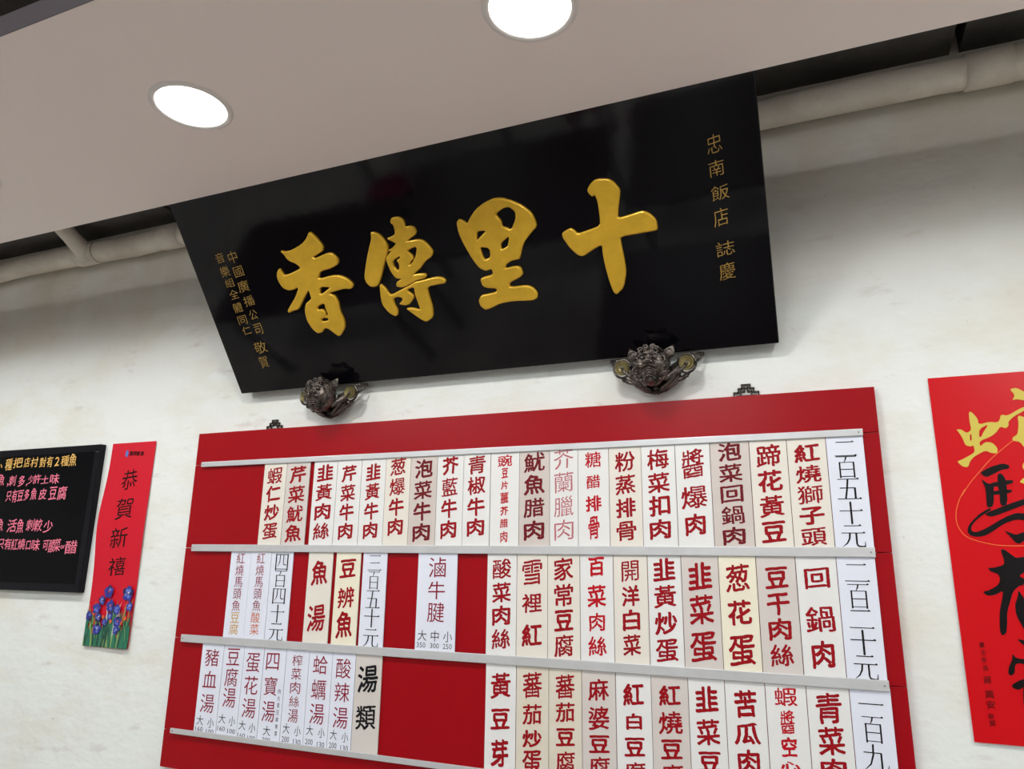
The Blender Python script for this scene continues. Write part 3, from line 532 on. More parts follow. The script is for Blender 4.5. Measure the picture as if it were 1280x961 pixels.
TRACE = {"xiang.0": [[-0.3468, 0.4361], [-0.3354, 0.4223], [-0.32, 0.3939], [-0.3234, 0.3823], [-0.3332, 0.3778], [-0.3608, 0.3685], [-0.354, 0.3646], [-0.3136, 0.3728], [-0.3002, 0.3708], [-0.2872, 0.3547], [-0.2899, 0.3409], [-0.3144, 0.3322], [-0.3443, 0.3291], [-0.3562, 0.3258], [-0.3666, 0.3085], [-0.3216, 0.3126], [-0.2989, 0.3094], [-0.2792, 0.2984], [-0.266, 0.2821], [-0.2688, 0.2742], [-0.2777, 0.2692], [-0.2978, 0.2727], [-0.3328, 0.269], [-0.3481, 0.2668], [-0.3321, 0.2575], [-0.3272, 0.2378], [-0.3314, 0.2126], [-0.3264, 0.1861], [-0.3324, 0.165], [-0.3564, 0.1435], [-0.3668, 0.1491], [-0.3844, 0.1688], [-0.3956, 0.1723], [-0.41, 0.1606], [-0.4253, 0.1601], [-0.4374, 0.1749], [-0.4454, 0.2003], [-0.4429, 0.2264], [-0.4324, 0.2469], [-0.4169, 0.2544], [-0.4077, 0.2588], [-0.4078, 0.2717], [-0.4068, 0.2831], [-0.4188, 0.2753], [-0.4428, 0.2525], [-0.4598, 0.2351], [-0.4785, 0.233], [-0.4957, 0.2285], [-0.4981, 0.2354], [-0.4783, 0.2527], [-0.4555, 0.2715], [-0.4354, 0.2968], [-0.4554, 0.2909], [-0.473, 0.2911], [-0.4891, 0.3019], [-0.4952, 0.3242], [-0.4924, 0.3408], [-0.4781, 0.3557], [-0.4741, 0.3446], [-0.471, 0.3336], [-0.4503, 0.3349], [-0.4118, 0.3441], [-0.4118, 0.3504], [-0.4224, 0.3611], [-0.4349, 0.3671], [-0.4438, 0.3758], [-0.4469, 0.3867], [-0.4562, 0.4005], [-0.4409, 0.3953], [-0.418, 0.3967], [-0.382, 0.4075], [-0.3631, 0.4187]], "xiang.h1": [[-0.3695, 0.2879], [-0.3366, 0.2821], [-0.3466, 0.2776], [-0.3768, 0.2646]], "xiang.h2": [[-0.3998, 0.2341], [-0.3718, 0.2426], [-0.3737, 0.2243], [-0.3708, 0.211], [-0.3791, 0.2033], [-0.3777, 0.2162], [-0.3855, 0.2258], [-0.3982, 0.2252]], "xiang.h3": [[-0.3981, 0.199], [-0.3767, 0.203], [-0.3758, 0.192], [-0.3961, 0.1909]], "chuan.0": [[-0.1699, 0.4051], [-0.1566, 0.403], [-0.1433, 0.3928], [-0.1323, 0.3702], [-0.1333, 0.3557], [-0.1546, 0.3245], [-0.175, 0.2907], [-0.1887, 0.2723], [-0.1987, 0.2651], [-0.2155, 0.2664], [-0.2248, 0.2789], [-0.2264, 0.2945], [-0.2056, 0.3353], [-0.1877, 0.3657], [-0.1723, 0.3893]], "chuan.1": [[-0.1866, 0.2727], [-0.1742, 0.2584], [-0.1668, 0.2404], [-0.1612, 0.2379], [-0.133, 0.2461], [-0.096, 0.2579], [-0.0835, 0.2629], [-0.0688, 0.2632], [-0.0208, 0.2674], [-0.0044, 0.2625], [0.0025, 0.2534], [-0.0035, 0.247], [-0.0194, 0.2475], [-0.0541, 0.2456], [-0.056, 0.2207], [-0.054, 0.19], [-0.061, 0.1635], [-0.0811, 0.1538], [-0.0927, 0.1587], [-0.1159, 0.1805], [-0.1317, 0.1963], [-0.1146, 0.1969], [-0.0898, 0.187], [-0.0918, 0.205], [-0.0937, 0.229], [-0.0909, 0.2505], [-0.1148, 0.2447], [-0.0991, 0.2297], [-0.0998, 0.2213], [-0.1173, 0.2065], [-0.1309, 0.2048], [-0.148, 0.2104], [-0.1363, 0.2175], [-0.132, 0.2255], [-0.1454, 0.2307], [-0.1607, 0.2276], [-0.1612, 0.2104], [-0.1556, 0.1958], [-0.1606, 0.1825], [-0.1692, 0.1794], [-0.1847, 0.1907], [-0.1974, 0.2167], [-0.194, 0.2422]], "chuan.2": [[-0.1055, 0.4249], [-0.0982, 0.4309], [-0.0822, 0.4304], [-0.0717, 0.424], [-0.0687, 0.4141], [-0.0697, 0.4017], [-0.0585, 0.4036], [-0.0473, 0.3996], [-0.0427, 0.3879], [-0.0481, 0.3793], [-0.0684, 0.3714], [-0.0751, 0.367], [-0.0446, 0.3677], [-0.0288, 0.3611], [-0.0166, 0.3427], [-0.0123, 0.3309], [-0.02, 0.3192], [-0.0402, 0.3109], [-0.0595, 0.2942], [-0.0851, 0.2814], [-0.0668, 0.2821], [-0.0494, 0.2796], [-0.0472, 0.2728], [-0.0566, 0.2675], [-0.0788, 0.2662], [-0.0955, 0.2595], [-0.1235, 0.2526], [-0.1408, 0.257], [-0.1371, 0.2686], [-0.1182, 0.2754], [-0.134, 0.2782], [-0.1424, 0.2928], [-0.1462, 0.31], [-0.1487, 0.3335], [-0.1305, 0.3472], [-0.1071, 0.363], [-0.1106, 0.3694], [-0.131, 0.3822], [-0.1068, 0.387], [-0.1009, 0.3941], [-0.1003, 0.413], [-0.1062, 0.4171]], "chuan.h2a": [[-0.1312, 0.3243], [-0.107, 0.3345], [-0.107, 0.3289], [-0.1194, 0.3242], [-0.1149, 0.3154], [-0.1166, 0.3041], [-0.1237, 0.2968], [-0.1315, 0.3095]], "chuan.h2b": [[-0.0781, 0.3457], [-0.0513, 0.3512], [-0.0622, 0.3271], [-0.0755, 0.3129], [-0.0866, 0.3063], [-0.0825, 0.3139], [-0.0699, 0.3218], [-0.0716, 0.3318], [-0.0813, 0.3413]], "chuan.3": [[-0.1337, 0.3535], [-0.1235, 0.3552], [-0.106, 0.3667], [-0.1042, 0.3632], [-0.121, 0.3516], [-0.1335, 0.3495]], "li.0": [[0.0693, 0.3907], [0.0784, 0.398], [0.0876, 0.392], [0.0966, 0.383], [0.1039, 0.3931], [0.1248, 0.4121], [0.1487, 0.4239], [0.178, 0.4308], [0.1977, 0.4279], [0.219, 0.418], [0.2423, 0.4031], [0.261, 0.3828], [0.2665, 0.363], [0.2667, 0.3488], [0.2468, 0.3345], [0.2255, 0.3153], [0.2093, 0.2819], [0.2052, 0.2792], [0.186, 0.2787], [0.1702, 0.271], [0.1661, 0.2615], [0.1931, 0.2643], [0.2058, 0.2592], [0.2081, 0.2421], [0.1985, 0.2351], [0.1681, 0.2257], [0.1671, 0.2139], [0.2092, 0.2133], [0.2249, 0.2061], [0.2338, 0.1914], [0.2309, 0.1781], [0.2177, 0.1736], [0.1694, 0.1785], [0.1331, 0.1769], [0.1015, 0.1668], [0.0883, 0.1656], [0.0782, 0.1768], [0.0764, 0.1911], [0.087, 0.2038], [0.1036, 0.2044], [0.1296, 0.2069], [0.1326, 0.2158], [0.1076, 0.2202], [0.0966, 0.2269], [0.0949, 0.2444], [0.1039, 0.2483], [0.1316, 0.2512], [0.1318, 0.2665], [0.1148, 0.2628], [0.0993, 0.2728], [0.0874, 0.2966], [0.0733, 0.339], [0.068, 0.3663]], "li.h1": [[0.1723, 0.3939], [0.1955, 0.4048], [0.2107, 0.4044], [0.2227, 0.3908], [0.2194, 0.374], [0.2031, 0.3511], [0.1913, 0.3588], [0.1825, 0.3625], [0.1832, 0.3752]], "li.h2": [[0.1159, 0.3619], [0.1411, 0.3595], [0.1222, 0.3478], [0.11, 0.3392]], "li.h3": [[0.1134, 0.3235], [0.1385, 0.3173], [0.1353, 0.2945], [0.1199, 0.2901], [0.1151, 0.2992]], "li.h4": [[0.169, 0.3241], [0.1949, 0.338], [0.1884, 0.3211], [0.1839, 0.3136], [0.1668, 0.308]], "shi.0": [[0.4004, 0.409], [0.4084, 0.4202], [0.4233, 0.43], [0.4516, 0.4257], [0.4628, 0.4166], [0.4745, 0.3974], [0.4692, 0.3795], [0.4614, 0.3524], [0.4586, 0.3362], [0.4883, 0.3399], [0.5144, 0.3441], [0.529, 0.3362], [0.5422, 0.3198], [0.5421, 0.2976], [0.5322, 0.2953], [0.4939, 0.295], [0.4574, 0.2943], [0.456, 0.2821], [0.4575, 0.2421], [0.4565, 0.2102], [0.4448, 0.1759], [0.4272, 0.1616], [0.4196, 0.1672], [0.4141, 0.1939], [0.4107, 0.2321], [0.41, 0.2625], [0.4125, 0.2839], [0.3879, 0.2743], [0.3653, 0.2632], [0.3521, 0.2662], [0.3356, 0.2873], [0.3234, 0.3128], [0.324, 0.3244], [0.3445, 0.3321], [0.3523, 0.3282], [0.3602, 0.3163], [0.3829, 0.32], [0.4158, 0.3261], [0.4185, 0.35], [0.4194, 0.3819], [0.4156, 0.3969], [0.4099, 0.3931], [0.4031, 0.4006]], "gold.0": [[0.3115, 1.8645], [0.3162, 1.8642], [0.325, 1.8497], [0.3258, 1.8373], [0.3449, 1.8416], [0.3573, 1.8395], [0.3623, 1.8433], [0.3661, 1.8554], [0.3771, 1.852], [0.3979, 1.8643], [0.4122, 1.8701], [0.4113, 1.8634], [0.3871, 1.85], [0.3767, 1.8397], [0.3769, 1.8329], [0.3716, 1.8264], [0.3619, 1.831], [0.3536, 1.8192], [0.3435, 1.8116], [0.3228, 1.8032], [0.3227, 1.7923], [0.333, 1.8013], [0.3442, 1.7994], [0.352, 1.7882], [0.3506, 1.7775], [0.3415, 1.7779], [0.3308, 1.7838], [0.3185, 1.7775], [0.3085, 1.7712], [0.3018, 1.7633], [0.2969, 1.7514], [0.2878, 1.753], [0.2806, 1.7615], [0.2804, 1.7642], [0.292, 1.7692], [0.3095, 1.7793], [0.3125, 1.7846], [0.3115, 1.7955], [0.3065, 1.793], [0.2975, 1.7962], [0.2945, 1.8101], [0.2899, 1.8214], [0.285, 1.8299], [0.2943, 1.8289], [0.3028, 1.8207], [0.3117, 1.8271], [0.3104, 1.8451]], "gold.h0": [[0.3074, 1.8163], [0.3106, 1.8197], [0.3098, 1.8052], [0.3068, 1.8053]], "gold.h1": [[0.3253, 1.8277], [0.3432, 1.8376], [0.3306, 1.8191], [0.328, 1.8133], [0.3233, 1.8105]], "gold.2": [[0.3875, 1.9063], [0.3991, 1.9082], [0.4117, 1.8989], [0.4236, 1.8884], [0.4249, 1.8815], [0.4094, 1.8812], [0.3961, 1.885], [0.389, 1.8827], [0.3949, 1.8933]], "gold.3": [[0.3941, 1.8522], [0.405, 1.8475], [0.4147, 1.8387], [0.4069, 1.7963], [0.3969, 1.7861], [0.3916, 1.7984], [0.3786, 1.8017], [0.3805, 1.8083], [0.389, 1.8133], [0.3933, 1.8319]], "gold.4": [[0.3934, 1.7597], [0.3885, 1.7493], [0.391, 1.7414], [0.4054, 1.7356], [0.4177, 1.7457]], "gold.5": [[0.3892, 1.7283], [0.3801, 1.7194], [0.3875, 1.7153], [0.4088, 1.7121], [0.4145, 1.7223]], "black.0": [[0.3163, 1.7399], [0.3335, 1.75], [0.3571, 1.7572], [0.3678, 1.7528], [0.3665, 1.7462], [0.3532, 1.744], [0.3411, 1.7378], [0.3265, 1.7303], [0.3202, 1.7345]], "black.1": [[0.3161, 1.728], [0.3242, 1.7202], [0.3289, 1.7171], [0.3372, 1.7184], [0.3315, 1.6727], [0.3193, 1.67], [0.3211, 1.695], [0.3216, 1.7099]], "black.2": [[0.3453, 1.736], [0.353, 1.7372], [0.3589, 1.7237], [0.3552, 1.6753], [0.3424, 1.6734], [0.3446, 1.7004], [0.3431, 1.7123]], "black.3": [[0.3291, 1.7186], [0.3703, 1.7248], [0.3692, 1.7163], [0.328, 1.7097]], "black.4": [[0.3296, 1.7022], [0.3659, 1.7058], [0.3649, 1.6985], [0.3286, 1.6943]], "black.5": [[0.3127, 1.6583], [0.3566, 1.6767], [0.3837, 1.6864], [0.4005, 1.6904], [0.4013, 1.6788], [0.3822, 1.6748], [0.3417, 1.658], [0.3233, 1.6518]], "black.6": [[0.3243, 1.6699], [0.3065, 1.6593], [0.2905, 1.6439], [0.2829, 1.6337], [0.2804, 1.6234], [0.2846, 1.6161], [0.2983, 1.6132], [0.314, 1.6175], [0.3443, 1.6391], [0.3652, 1.647], [0.3783, 1.6452], [0.396, 1.6387], [0.4044, 1.6472], [0.3958, 1.6559], [0.38, 1.6584], [0.3669, 1.6597], [0.3458, 1.6507], [0.3131, 1.63], [0.2983, 1.6234], [0.2894, 1.6234], [0.2872, 1.6307], [0.2941, 1.6418], [0.3057, 1.6525], [0.3278, 1.6669]], "black.7": [[0.3427, 1.6261], [0.3521, 1.6218], [0.3614, 1.6175], [0.3754, 1.6231], [0.3843, 1.6245], [0.38, 1.6103], [0.3732, 1.6069], [0.3653, 1.6004], [0.3593, 1.6018], [0.3511, 1.6146]], "black.8": [[0.3317, 1.5889], [0.3381, 1.5903], [0.3469, 1.5819], [0.3557, 1.5735], [0.3692, 1.5764], [0.3841, 1.5682], [0.377, 1.5514], [0.3654, 1.5478], [0.3562, 1.5399], [0.3651, 1.5345], [0.3612, 1.5233], [0.3538, 1.5218], [0.3428, 1.5118], [0.3354, 1.4923], [0.328, 1.4728], [0.3252, 1.4505], [0.3219, 1.4344], [0.314, 1.4291], [0.3116, 1.4393], [0.3161, 1.4751], [0.3223, 1.4946], [0.327, 1.5128], [0.3124, 1.504], [0.2997, 1.5017], [0.2919, 1.5091], [0.3035, 1.5122], [0.3196, 1.5224], [0.3248, 1.5337], [0.3223, 1.5434], [0.3104, 1.5475], [0.3063, 1.5545], [0.3163, 1.5546], [0.3343, 1.5605], [0.3356, 1.5704]], "black.9": [[0.3517, 1.5148], [0.3589, 1.4985], [0.366, 1.4687], [0.3671, 1.4418], [0.3606, 1.4281], [0.3514, 1.4411], [0.3419, 1.4678], [0.3425, 1.487], [0.3486, 1.5009]], "black.10": [[0.3375, 1.4245], [0.349, 1.4232], [0.3583, 1.4109], [0.3477, 1.4135], [0.3437, 1.4168]], "black.11": [[0.3269, 1.3985], [0.3307, 1.3907], [0.3445, 1.3889], [0.3656, 1.3954], [0.3693, 1.3877], [0.3434, 1.3804], [0.3331, 1.3816], [0.3278, 1.3773], [0.3261, 1.3639], [0.3194, 1.3582], [0.3151, 1.3619], [0.3178, 1.374], [0.324, 1.385]], "black.12": [[0.318, 1.3423], [0.3315, 1.3512], [0.3399, 1.3543], [0.3566, 1.3633], [0.3576, 1.3529], [0.3382, 1.3412], [0.3281, 1.3339], [0.319, 1.3372]], "black.13": [[0.3438, 1.373], [0.3559, 1.3751], [0.347, 1.3056], [0.3381, 1.2946], [0.3321, 1.3069], [0.3348, 1.3331]], "arc": [[0.3809, 1.8024], [0.3658, 1.7902], [0.3506, 1.7775], [0.3326, 1.7608], [0.314, 1.74], [0.2952, 1.7179], [0.2785, 1.694], [0.2865, 1.7078], [0.2742, 1.6871], [0.2653, 1.6604], [0.2651, 1.6367], [0.2757, 1.6161], [0.2949, 1.606], [0.3242, 1.5983], [0.3488, 1.5966], [0.3719, 1.597], [0.3932, 1.6005]]}
INSCR = [('忠', 0.6817, 0.4545, 0.031, 0.038), ('南', 0.6804, 0.4042, 0.0314, 0.0344), ('飯', 0.6821, 0.3532, 0.0367, 0.0327), ('店', 0.6778, 0.3009, 0.0311, 0.0399), ('誌', 0.6793, 0.2318, 0.0392, 0.0346), ('慶', 0.6777, 0.1806, 0.0346, 0.0394), ('中', -0.6209, 0.4061, 0.0306, 0.034), ('國', -0.6185, 0.3641, 0.0332, 0.0327), ('廣', -0.621, 0.3211, 0.0382, 0.0333), ('播', -0.6193, 0.278, 0.0375, 0.0319), ('公', -0.6215, 0.2379, 0.0281, 0.0284), ('司', -0.6225, 0.1949, 0.0278, 0.0331), ('敬', -0.6383, 0.1385, 0.0446, 0.0361), ('賀', -0.6458, 0.0922, 0.0315, 0.0368), ('音', -0.6644, 0.4095, 0.0301, 0.0285), ('樂', -0.6643, 0.3712, 0.0322, 0.0317), ('組', -0.6626, 0.3368, 0.0314, 0.0247), ('全', -0.6628, 0.3026, 0.0316, 0.0279), ('體', -0.6663, 0.2638, 0.0318, 0.0304), ('同', -0.6661, 0.2261, 0.032, 0.0288), ('仁', -0.6646, 0.1932, 0.0312, 0.025)]
SMALL_R = [('臺', 0.2787, 1.4111, 0.0089, 0.0101), ('北', 0.2795, 1.3976, 0.0089, 0.0101), ('市', 0.2787, 1.3837, 0.0091, 0.0109), ('長', 0.2798, 1.3695, 0.0098, 0.0108), ('蔣', 0.2804, 1.3483, 0.013, 0.0148), ('萬', 0.2803, 1.3229, 0.0142, 0.0152), ('安', 0.2802, 1.3048, 0.0146, 0.0145), ('敬', 0.2782, 1.2846, 0.0097, 0.01), ('賀', 0.2788, 1.2723, 0.0102, 0.0113)]
SMALL_L = [('恭', -2.0389, 1.7968, 0.0669, 0.067), ('賀', -2.041, 1.702, 0.0709, 0.0688), ('新', -2.0459, 1.6121, 0.0704, 0.0658), ('禧', -2.0393, 1.5236, 0.0695, 0.0588), ('富', -2.049, 1.8819, 0.0152, 0.0154), ('邦', -2.0327, 1.8812, 0.0151, 0.0154), ('家', -2.0165, 1.8805, 0.015, 0.0153), ('族', -1.9992, 1.8797, 0.0149, 0.0153)]
MENU = [('、', -2.6628, 1.8615, 0.0112, 0.0149), ('種', -2.6235, 1.8656, 0.037, 0.0432), ('把', -2.5755, 1.8692, 0.0474, 0.0368), ('店', -2.5288, 1.8692, 0.0288, 0.0353), ('村', -2.4906, 1.8684, 0.0373, 0.0363), ('對', -2.4474, 1.8673, 0.0316, 0.0349), ('有', -2.412, 1.8671, 0.0295, 0.0371), ('2', -2.3758, 1.8662, 0.0223, 0.0309), ('種', -2.3373, 1.8676, 0.039, 0.0367), ('魚', -2.2991, 1.8685, 0.0352, 0.0435), ('魚', -2.6507, 1.8112, 0.0371, 0.0416), (',', -2.611, 1.7931, 0.0073, 0.0121), ('刺', -2.5887, 1.8075, 0.0346, 0.0376), ('多', -2.5403, 1.8043, 0.0323, 0.0385), (',', -2.5117, 1.7898, 0.0071, 0.0083), ('少', -2.4945, 1.8083, 0.0265, 0.0299), ('許', -2.4624, 1.8091, 0.0386, 0.0333), ('土', -2.4217, 1.8055, 0.0381, 0.0283), ('味', -2.3737, 1.8076, 0.0461, 0.0352), ('只', -2.5937, 1.7532, 0.0272, 0.0359), ('有', -2.5632, 1.7532, 0.027, 0.0441), ('豆', -2.5333, 1.7543, 0.0303, 0.038), ('多', -2.5011, 1.7559, 0.0247, 0.0378), ('魚', -2.4659, 1.7581, 0.0297, 0.0412), ('皮', -2.4208, 1.7571, 0.0362, 0.0385), ('豆', -2.3712, 1.7589, 0.0373, 0.0441), ('腐', -2.3257, 1.7578, 0.0435, 0.046), ('魚', -2.6133, 1.6544, 0.0379, 0.0446), ('活', -2.5494, 1.6522, 0.0461, 0.0453), ('魚', -2.5066, 1.6502, 0.035, 0.0485), ('刺', -2.4573, 1.6539, 0.0379, 0.0401), ('較', -2.4168, 1.6525, 0.0391, 0.0421), ('少', -2.3677, 1.6483, 0.0436, 0.0406), ('只', -2.59, 1.5898, 0.0339, 0.0357), ('有', -2.5539, 1.5911, 0.0353, 0.0378), ('紅', -2.52, 1.5889, 0.0314, 0.0376), ('燒', -2.4847, 1.5901, 0.0363, 0.0374), ('口', -2.4493, 1.5863, 0.0222, 0.0315), ('味', -2.4132, 1.5881, 0.0405, 0.0392), ('可', -2.3644, 1.5877, 0.0266, 0.0334), ('酸', -2.3346, 1.5846, 0.028, 0.0443), ('菜', -2.3092, 1.588, 0.0311, 0.0419), ('or', -2.2817, 1.582, 0.0211, 0.0121), ('醋', -2.2421, 1.5811, 0.0544, 0.0447)]
# yellow first 10

# ------------------------------------------------------------ the room
XL, XR, YB, ZT = -4.6, 3.2, -6.0, 2.95
struct('wall_front', B(XL, XR, 0, .15, 0, ZT), 'wall')
struct('wall_left', B(XL - .15, XL, YB, .15, 0, ZT), 'backwall')
struct('wall_right', B(XR, XR + .15, YB, .15, 0, ZT), 'backwall')
struct('wall_back', B(XL - .15, XR + .15, YB - .15, YB, 0, ZT), 'backwall')
struct('floor', B(XL - .15, XR + .15, YB - .15, .15, -.1, 0), 'floor')
struct('ceiling', B(XL - .15, XR + .15, YB - .15, -1.06, ZT, ZT + .1), 'black_ceiling')
# bare slab above the gap, in sections with open seams between them
for i, (a, b_) in enumerate(((XL - .15, -1.945), (-1.925, .372), (.392, XR + .15))):
    struct('trim_%d' % (i + 1), B(a, b_, -1.06, .15, 2.70, 2.78), 'slab')
struct('trim_4', B(XL - .15, XR + .15, -1.06, .15, 2.86, ZT + .1), 'black_ceiling')
struct('trim_5', B(XL, XR, -1.0030, -.396, 2.49, 2.535, bev=.001), 'soffit')
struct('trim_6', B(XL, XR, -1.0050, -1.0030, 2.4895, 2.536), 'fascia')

# painted water pipe along the top of the wall
pp = thing('water_pipe', 'pale painted pipe running along the top of the wall behind the soffit', 'pipe', (0, 0, 0))
bm = bmesh.new()
n = 60
tube(bm, [(XL + (XR - XL) * i / n, -.043, 2.617 + .004 * math.sin(i * .9)) for i in range(n + 1)], [.037 + .0015 * math.sin(i * 2.1) for i in range(n + 1)], 20)
obj('pipe_run', bm, 'pipe', pp, True)
for x in (-1.945, .43):
    bm = bmesh.new()
    tube(bm, [(x - .045, -.043, 2.617), (x - .044, -.043, 2.617), (x + .044, -.043, 2.617), (x + .045, -.043, 2.617)], [.036, .041, .041, .036], 24)
    obj('coupling', bm, 'pipe', pp, True)
bm = bmesh.new()
tube(bm, [(-2.345, -.045, 2.60), (-2.35, -.075, 2.622), (-2.355, -.12, 2.652), (-2.36, -.20, 2.70)], [.036, .032, .029, .029], 18)
obj('branch_pipe', bm, 'pipe', pp, True)
bm = bmesh.new(); tube(bm, [(-2.40, -.043, 2.617), (-2.30, -.043, 2.617)], .041, 20)
obj('tee_fitting', bm, 'pipe', pp, True)

# ------------------------------------------------------------ downlights in the soffit
LX = [-3.35, -2.608, -1.93, -1.163, -.387, .37, 1.12, 1.87]
NM = {-1.163: 'round white downlight lit in the soffit above the left of the black plaque',
      -.387: 'round white downlight lit in the soffit at the top edge of the picture',
      -1.93: 'round white downlight lit just past the left edge of the picture'}
for x in LX:
    t = thing('ceiling_light', NM.get(x, 'round white downlight lit in the soffit outside the picture'), 'ceiling light', (x, -.710, 2.49), 'downlights in the soffit')
    bm = bmesh.new()
    rr = [(.0715, -.001), (.0735, -.0035), (.080, -.004), (.0845, -.0015), (.085, 0)]
    rings = [[bm.verts.new((r * math.cos(2 * PI * k / 48), r * math.sin(2 * PI * k / 48), z)) for k in range(48)] for r, z in rr]
    for q0, q1 in zip(rings, rings[1:]):
        for k in range(48): bm.faces.new((q0[k], q1[k], q1[(k + 1) % 48], q0[(k + 1) % 48]))
    obj('trim_ring', bm, 'trim', t, True)
    bm = bmesh.new()
    c = bm.verts.new((0, 0, -.0022)); rim = [bm.verts.new((.0722 * math.cos(2 * PI * k / 48), .0722 * math.sin(2 * PI * k / 48), -.0015)) for k in range(48)]
    for k in range(48): bm.faces.new((c, rim[(k + 1) % 48], rim[k]))
    obj('diffuser', bm, 'lamp', t)
    ld = bpy.data.lights.new('lamp', 'AREA'); ld.shape = 'DISK'; ld.size = .14; ld.energy = LAMP_W; ld.color = (1, .99, .96)
    ld.spread = math.radians(160)
    lo = bpy.data.objects.new('lamp', ld); S.collection.objects.link(lo); lo.parent = t; lo.location = (0, 0, -.006)
# unseen fill panels added over the dining room to brighten the wall
for i, (x, y) in enumerate(((-2.9, -2.9), (-.7, -2.9), (1.5, -2.9), (-2.9, -4.7), (-.7, -4.7), (1.5, -4.7))):
    t = thing('fill_panel', 'square ceiling fill panel added over the dining room, outside the picture', 'ceiling light', (x, y, 2.95), 'added fill panels over the dining room')
    obj('frame', B(-.31, .31, -.31, .31, -.03, 0), 'trim', t)
    obj('diffuser', B(-.29, .29, -.29, .29, -.034, -.030), 'fill_lamp', t)
# unseen tables and stools added to shape what the lacquer mirrors
for i, (x, y) in enumerate(((-.25, -1.05), (-1.5, -2.02), (-2.78, -1.78), (-.15, -2.15), (-2.3, -3.25), (.75, -3.1))):
    t = thing('added_table', 'dark laminate dining table added for the plaque to mirror, outside the picture', 'table', (x, y, 0), 'added dining tables behind the camera')
    obj('table_top', B(-.62, .62, -.40, .40, .72, .75, bev=.005), 'tab', t)
    for sx in (-1, 1):
        for sy in (-1, 1):
            obj('leg', B(sx * .56 - .018, sx * .56 + .018, sy * .34 - .018, sy * .34 + .018, 0, .72), 'steel', t)
for i, (x, y) in enumerate(((-2.57, -2.58), (-.72, -2.78), (-1.2, -3.1))):
    t = thing('added_stool', 'round magenta plastic stool added for the plaque to mirror, outside the picture', 'stool', (x, y, 0), 'added stools behind the camera')
    bm = bmesh.new(); tube(bm, [(0, 0, .43), (0, 0, .435), (0, 0, .46), (0, 0, .465)], [.15, .16, .16, .15], 28); obj('seat', bm, 'stool', t)
    for a in range(4):
        ca, sa = math.cos(a * PI / 2 + .78), math.sin(a * PI / 2 + .78)
        bm = bmesh.new(); tube(bm, [(ca * .17, sa * .17, 0), (ca * .12, sa * .12, .43)], [.016, .02], 8); obj('leg', bm, 'stool', t)

# ------------------------------------------------------------ the red menu board
BX0, BX1 = -1.7502, .1420
board = thing('menu_board', 'large red laminate menu board with four aluminium rails on the wall', 'menu board', ((BX0 + BX1) / 2, 0, .984))
def local(o, root): o.location = -root.location; return o
zs = [.984, 1.0815, 1.3275, 1.582, 1.830, 1.9288]
for a, b_ in zip(zs, zs[1:]):
    local(obj('panel', B(BX0, BX1, -.018, 0, a + .0006, b_ - .0006, bev=.0008), 'board', board), board)
RAILS = [(1.8227, 1.8373), (1.5723, 1.592), (1.3176, 1.338), (1.0749, 1.0881)]
RX0, RX1 = -1.7185, .1105
for a, b_ in RAILS:
    bm = bmesh.new(); mid = (a + b_) / 2
    prof = [(-.018, mid - .004), (-.0235, mid - .004), (-.0235, a), (-.0265, a), (-.0268, a + .0012), (-.0268, b_ - .0012), (-.0265, b_), (-.0235, b_), (-.0235, mid + .004), (-.018, mid + .004)]
    e0 = [bm.verts.new((RX0, y, z)) for y, z in prof]; e1 = [bm.verts.new((RX1, y, z)) for y, z in prof]
    for i in range(len(prof)): bm.faces.new((e0[i], e0[(i + 1) % len(prof)], e1[(i + 1) % len(prof)], e1[i]))
    bm.faces.new(e0[::-1]); bm.faces.new(e1)
    bmesh.ops.recalc_face_normals(bm, faces=bm.faces)
    local(obj('rail', bm, 'alu', board), board)
    for x in (RX0 + .008, RX1 - .008):
        bm = bmesh.new(); disc(bm, (x, -.0272, mid), .0016, (0, 1, 0), .001, 10); local(obj('screw', bm, 'steel', board), board)

ROWN = {1: 'top', 2: 'second', 3: 'third'}
ROWZ = {1: (1.592 - .005, 1.8227 + .005), 2: (1.338 - .005, 1.5723 + .005), 3: (1.0881 - .005, 1.3176 + .005)}
FACE = dict(w='white', c='cream', g='greyish', y='pale yellow', y2='yellow-stained', p='bluish white', gd='grimy grey')
INK = dict(r='red', d='dark red', b='blotchy bright red', f='faded pink', t='thin plum', k='black')
DISH = '''shrimp with fried egg|celery with squid|yellow chives with shredded pork|celery with beef|yellow chives with beef|scallion with beef|pickled vegetable with beef|kale with beef|green pepper with beef|small squeezed writing for pea slices|squid with cured pork|kale with cured pork|sweet and sour ribs|steamed powdered ribs|dried mustard with pork|bean paste stir fried pork|pickled vegetable twice cooked pork|pork trotter with soybeans|braised lion head meatballs|price two hundred fifty|braised tilefish ending in yellow|braised tilefish ending in orange|price four hundred forty|fish soup|bean paste fish|price three hundred fifty|braised beef shank with three small prices|sour cabbage shredded pork|snow cabbage|home style tofu|cabbage shredded pork|dried shrimp cabbage|yellow chive fried egg|chive egg|scallion egg|dried tofu shredded pork|twice cooked pork|price two hundred twenty|pig blood soup|tofu soup|egg drop soup|four treasure soup with tiny side column|preserved mustard pork soup|clam soup|hot and sour soup|soup heading in bold black|soybean sprouts|tomato fried egg|tomato tofu|mapo tofu|red and white tofu|braised tofu|chive tofu|bitter melon pork|shrimp paste water spinach|green vegetable pork|price one hundred ninety'''.split('|')
ORD = ('first second third fourth fifth sixth seventh eighth ninth tenth eleventh twelfth thirteenth fourteenth fifteenth sixteenth '
       'seventeenth eighteenth nineteenth twentieth').split()
rs = random.Random(7); count = {1: 0, 2: 0, 3: 0}
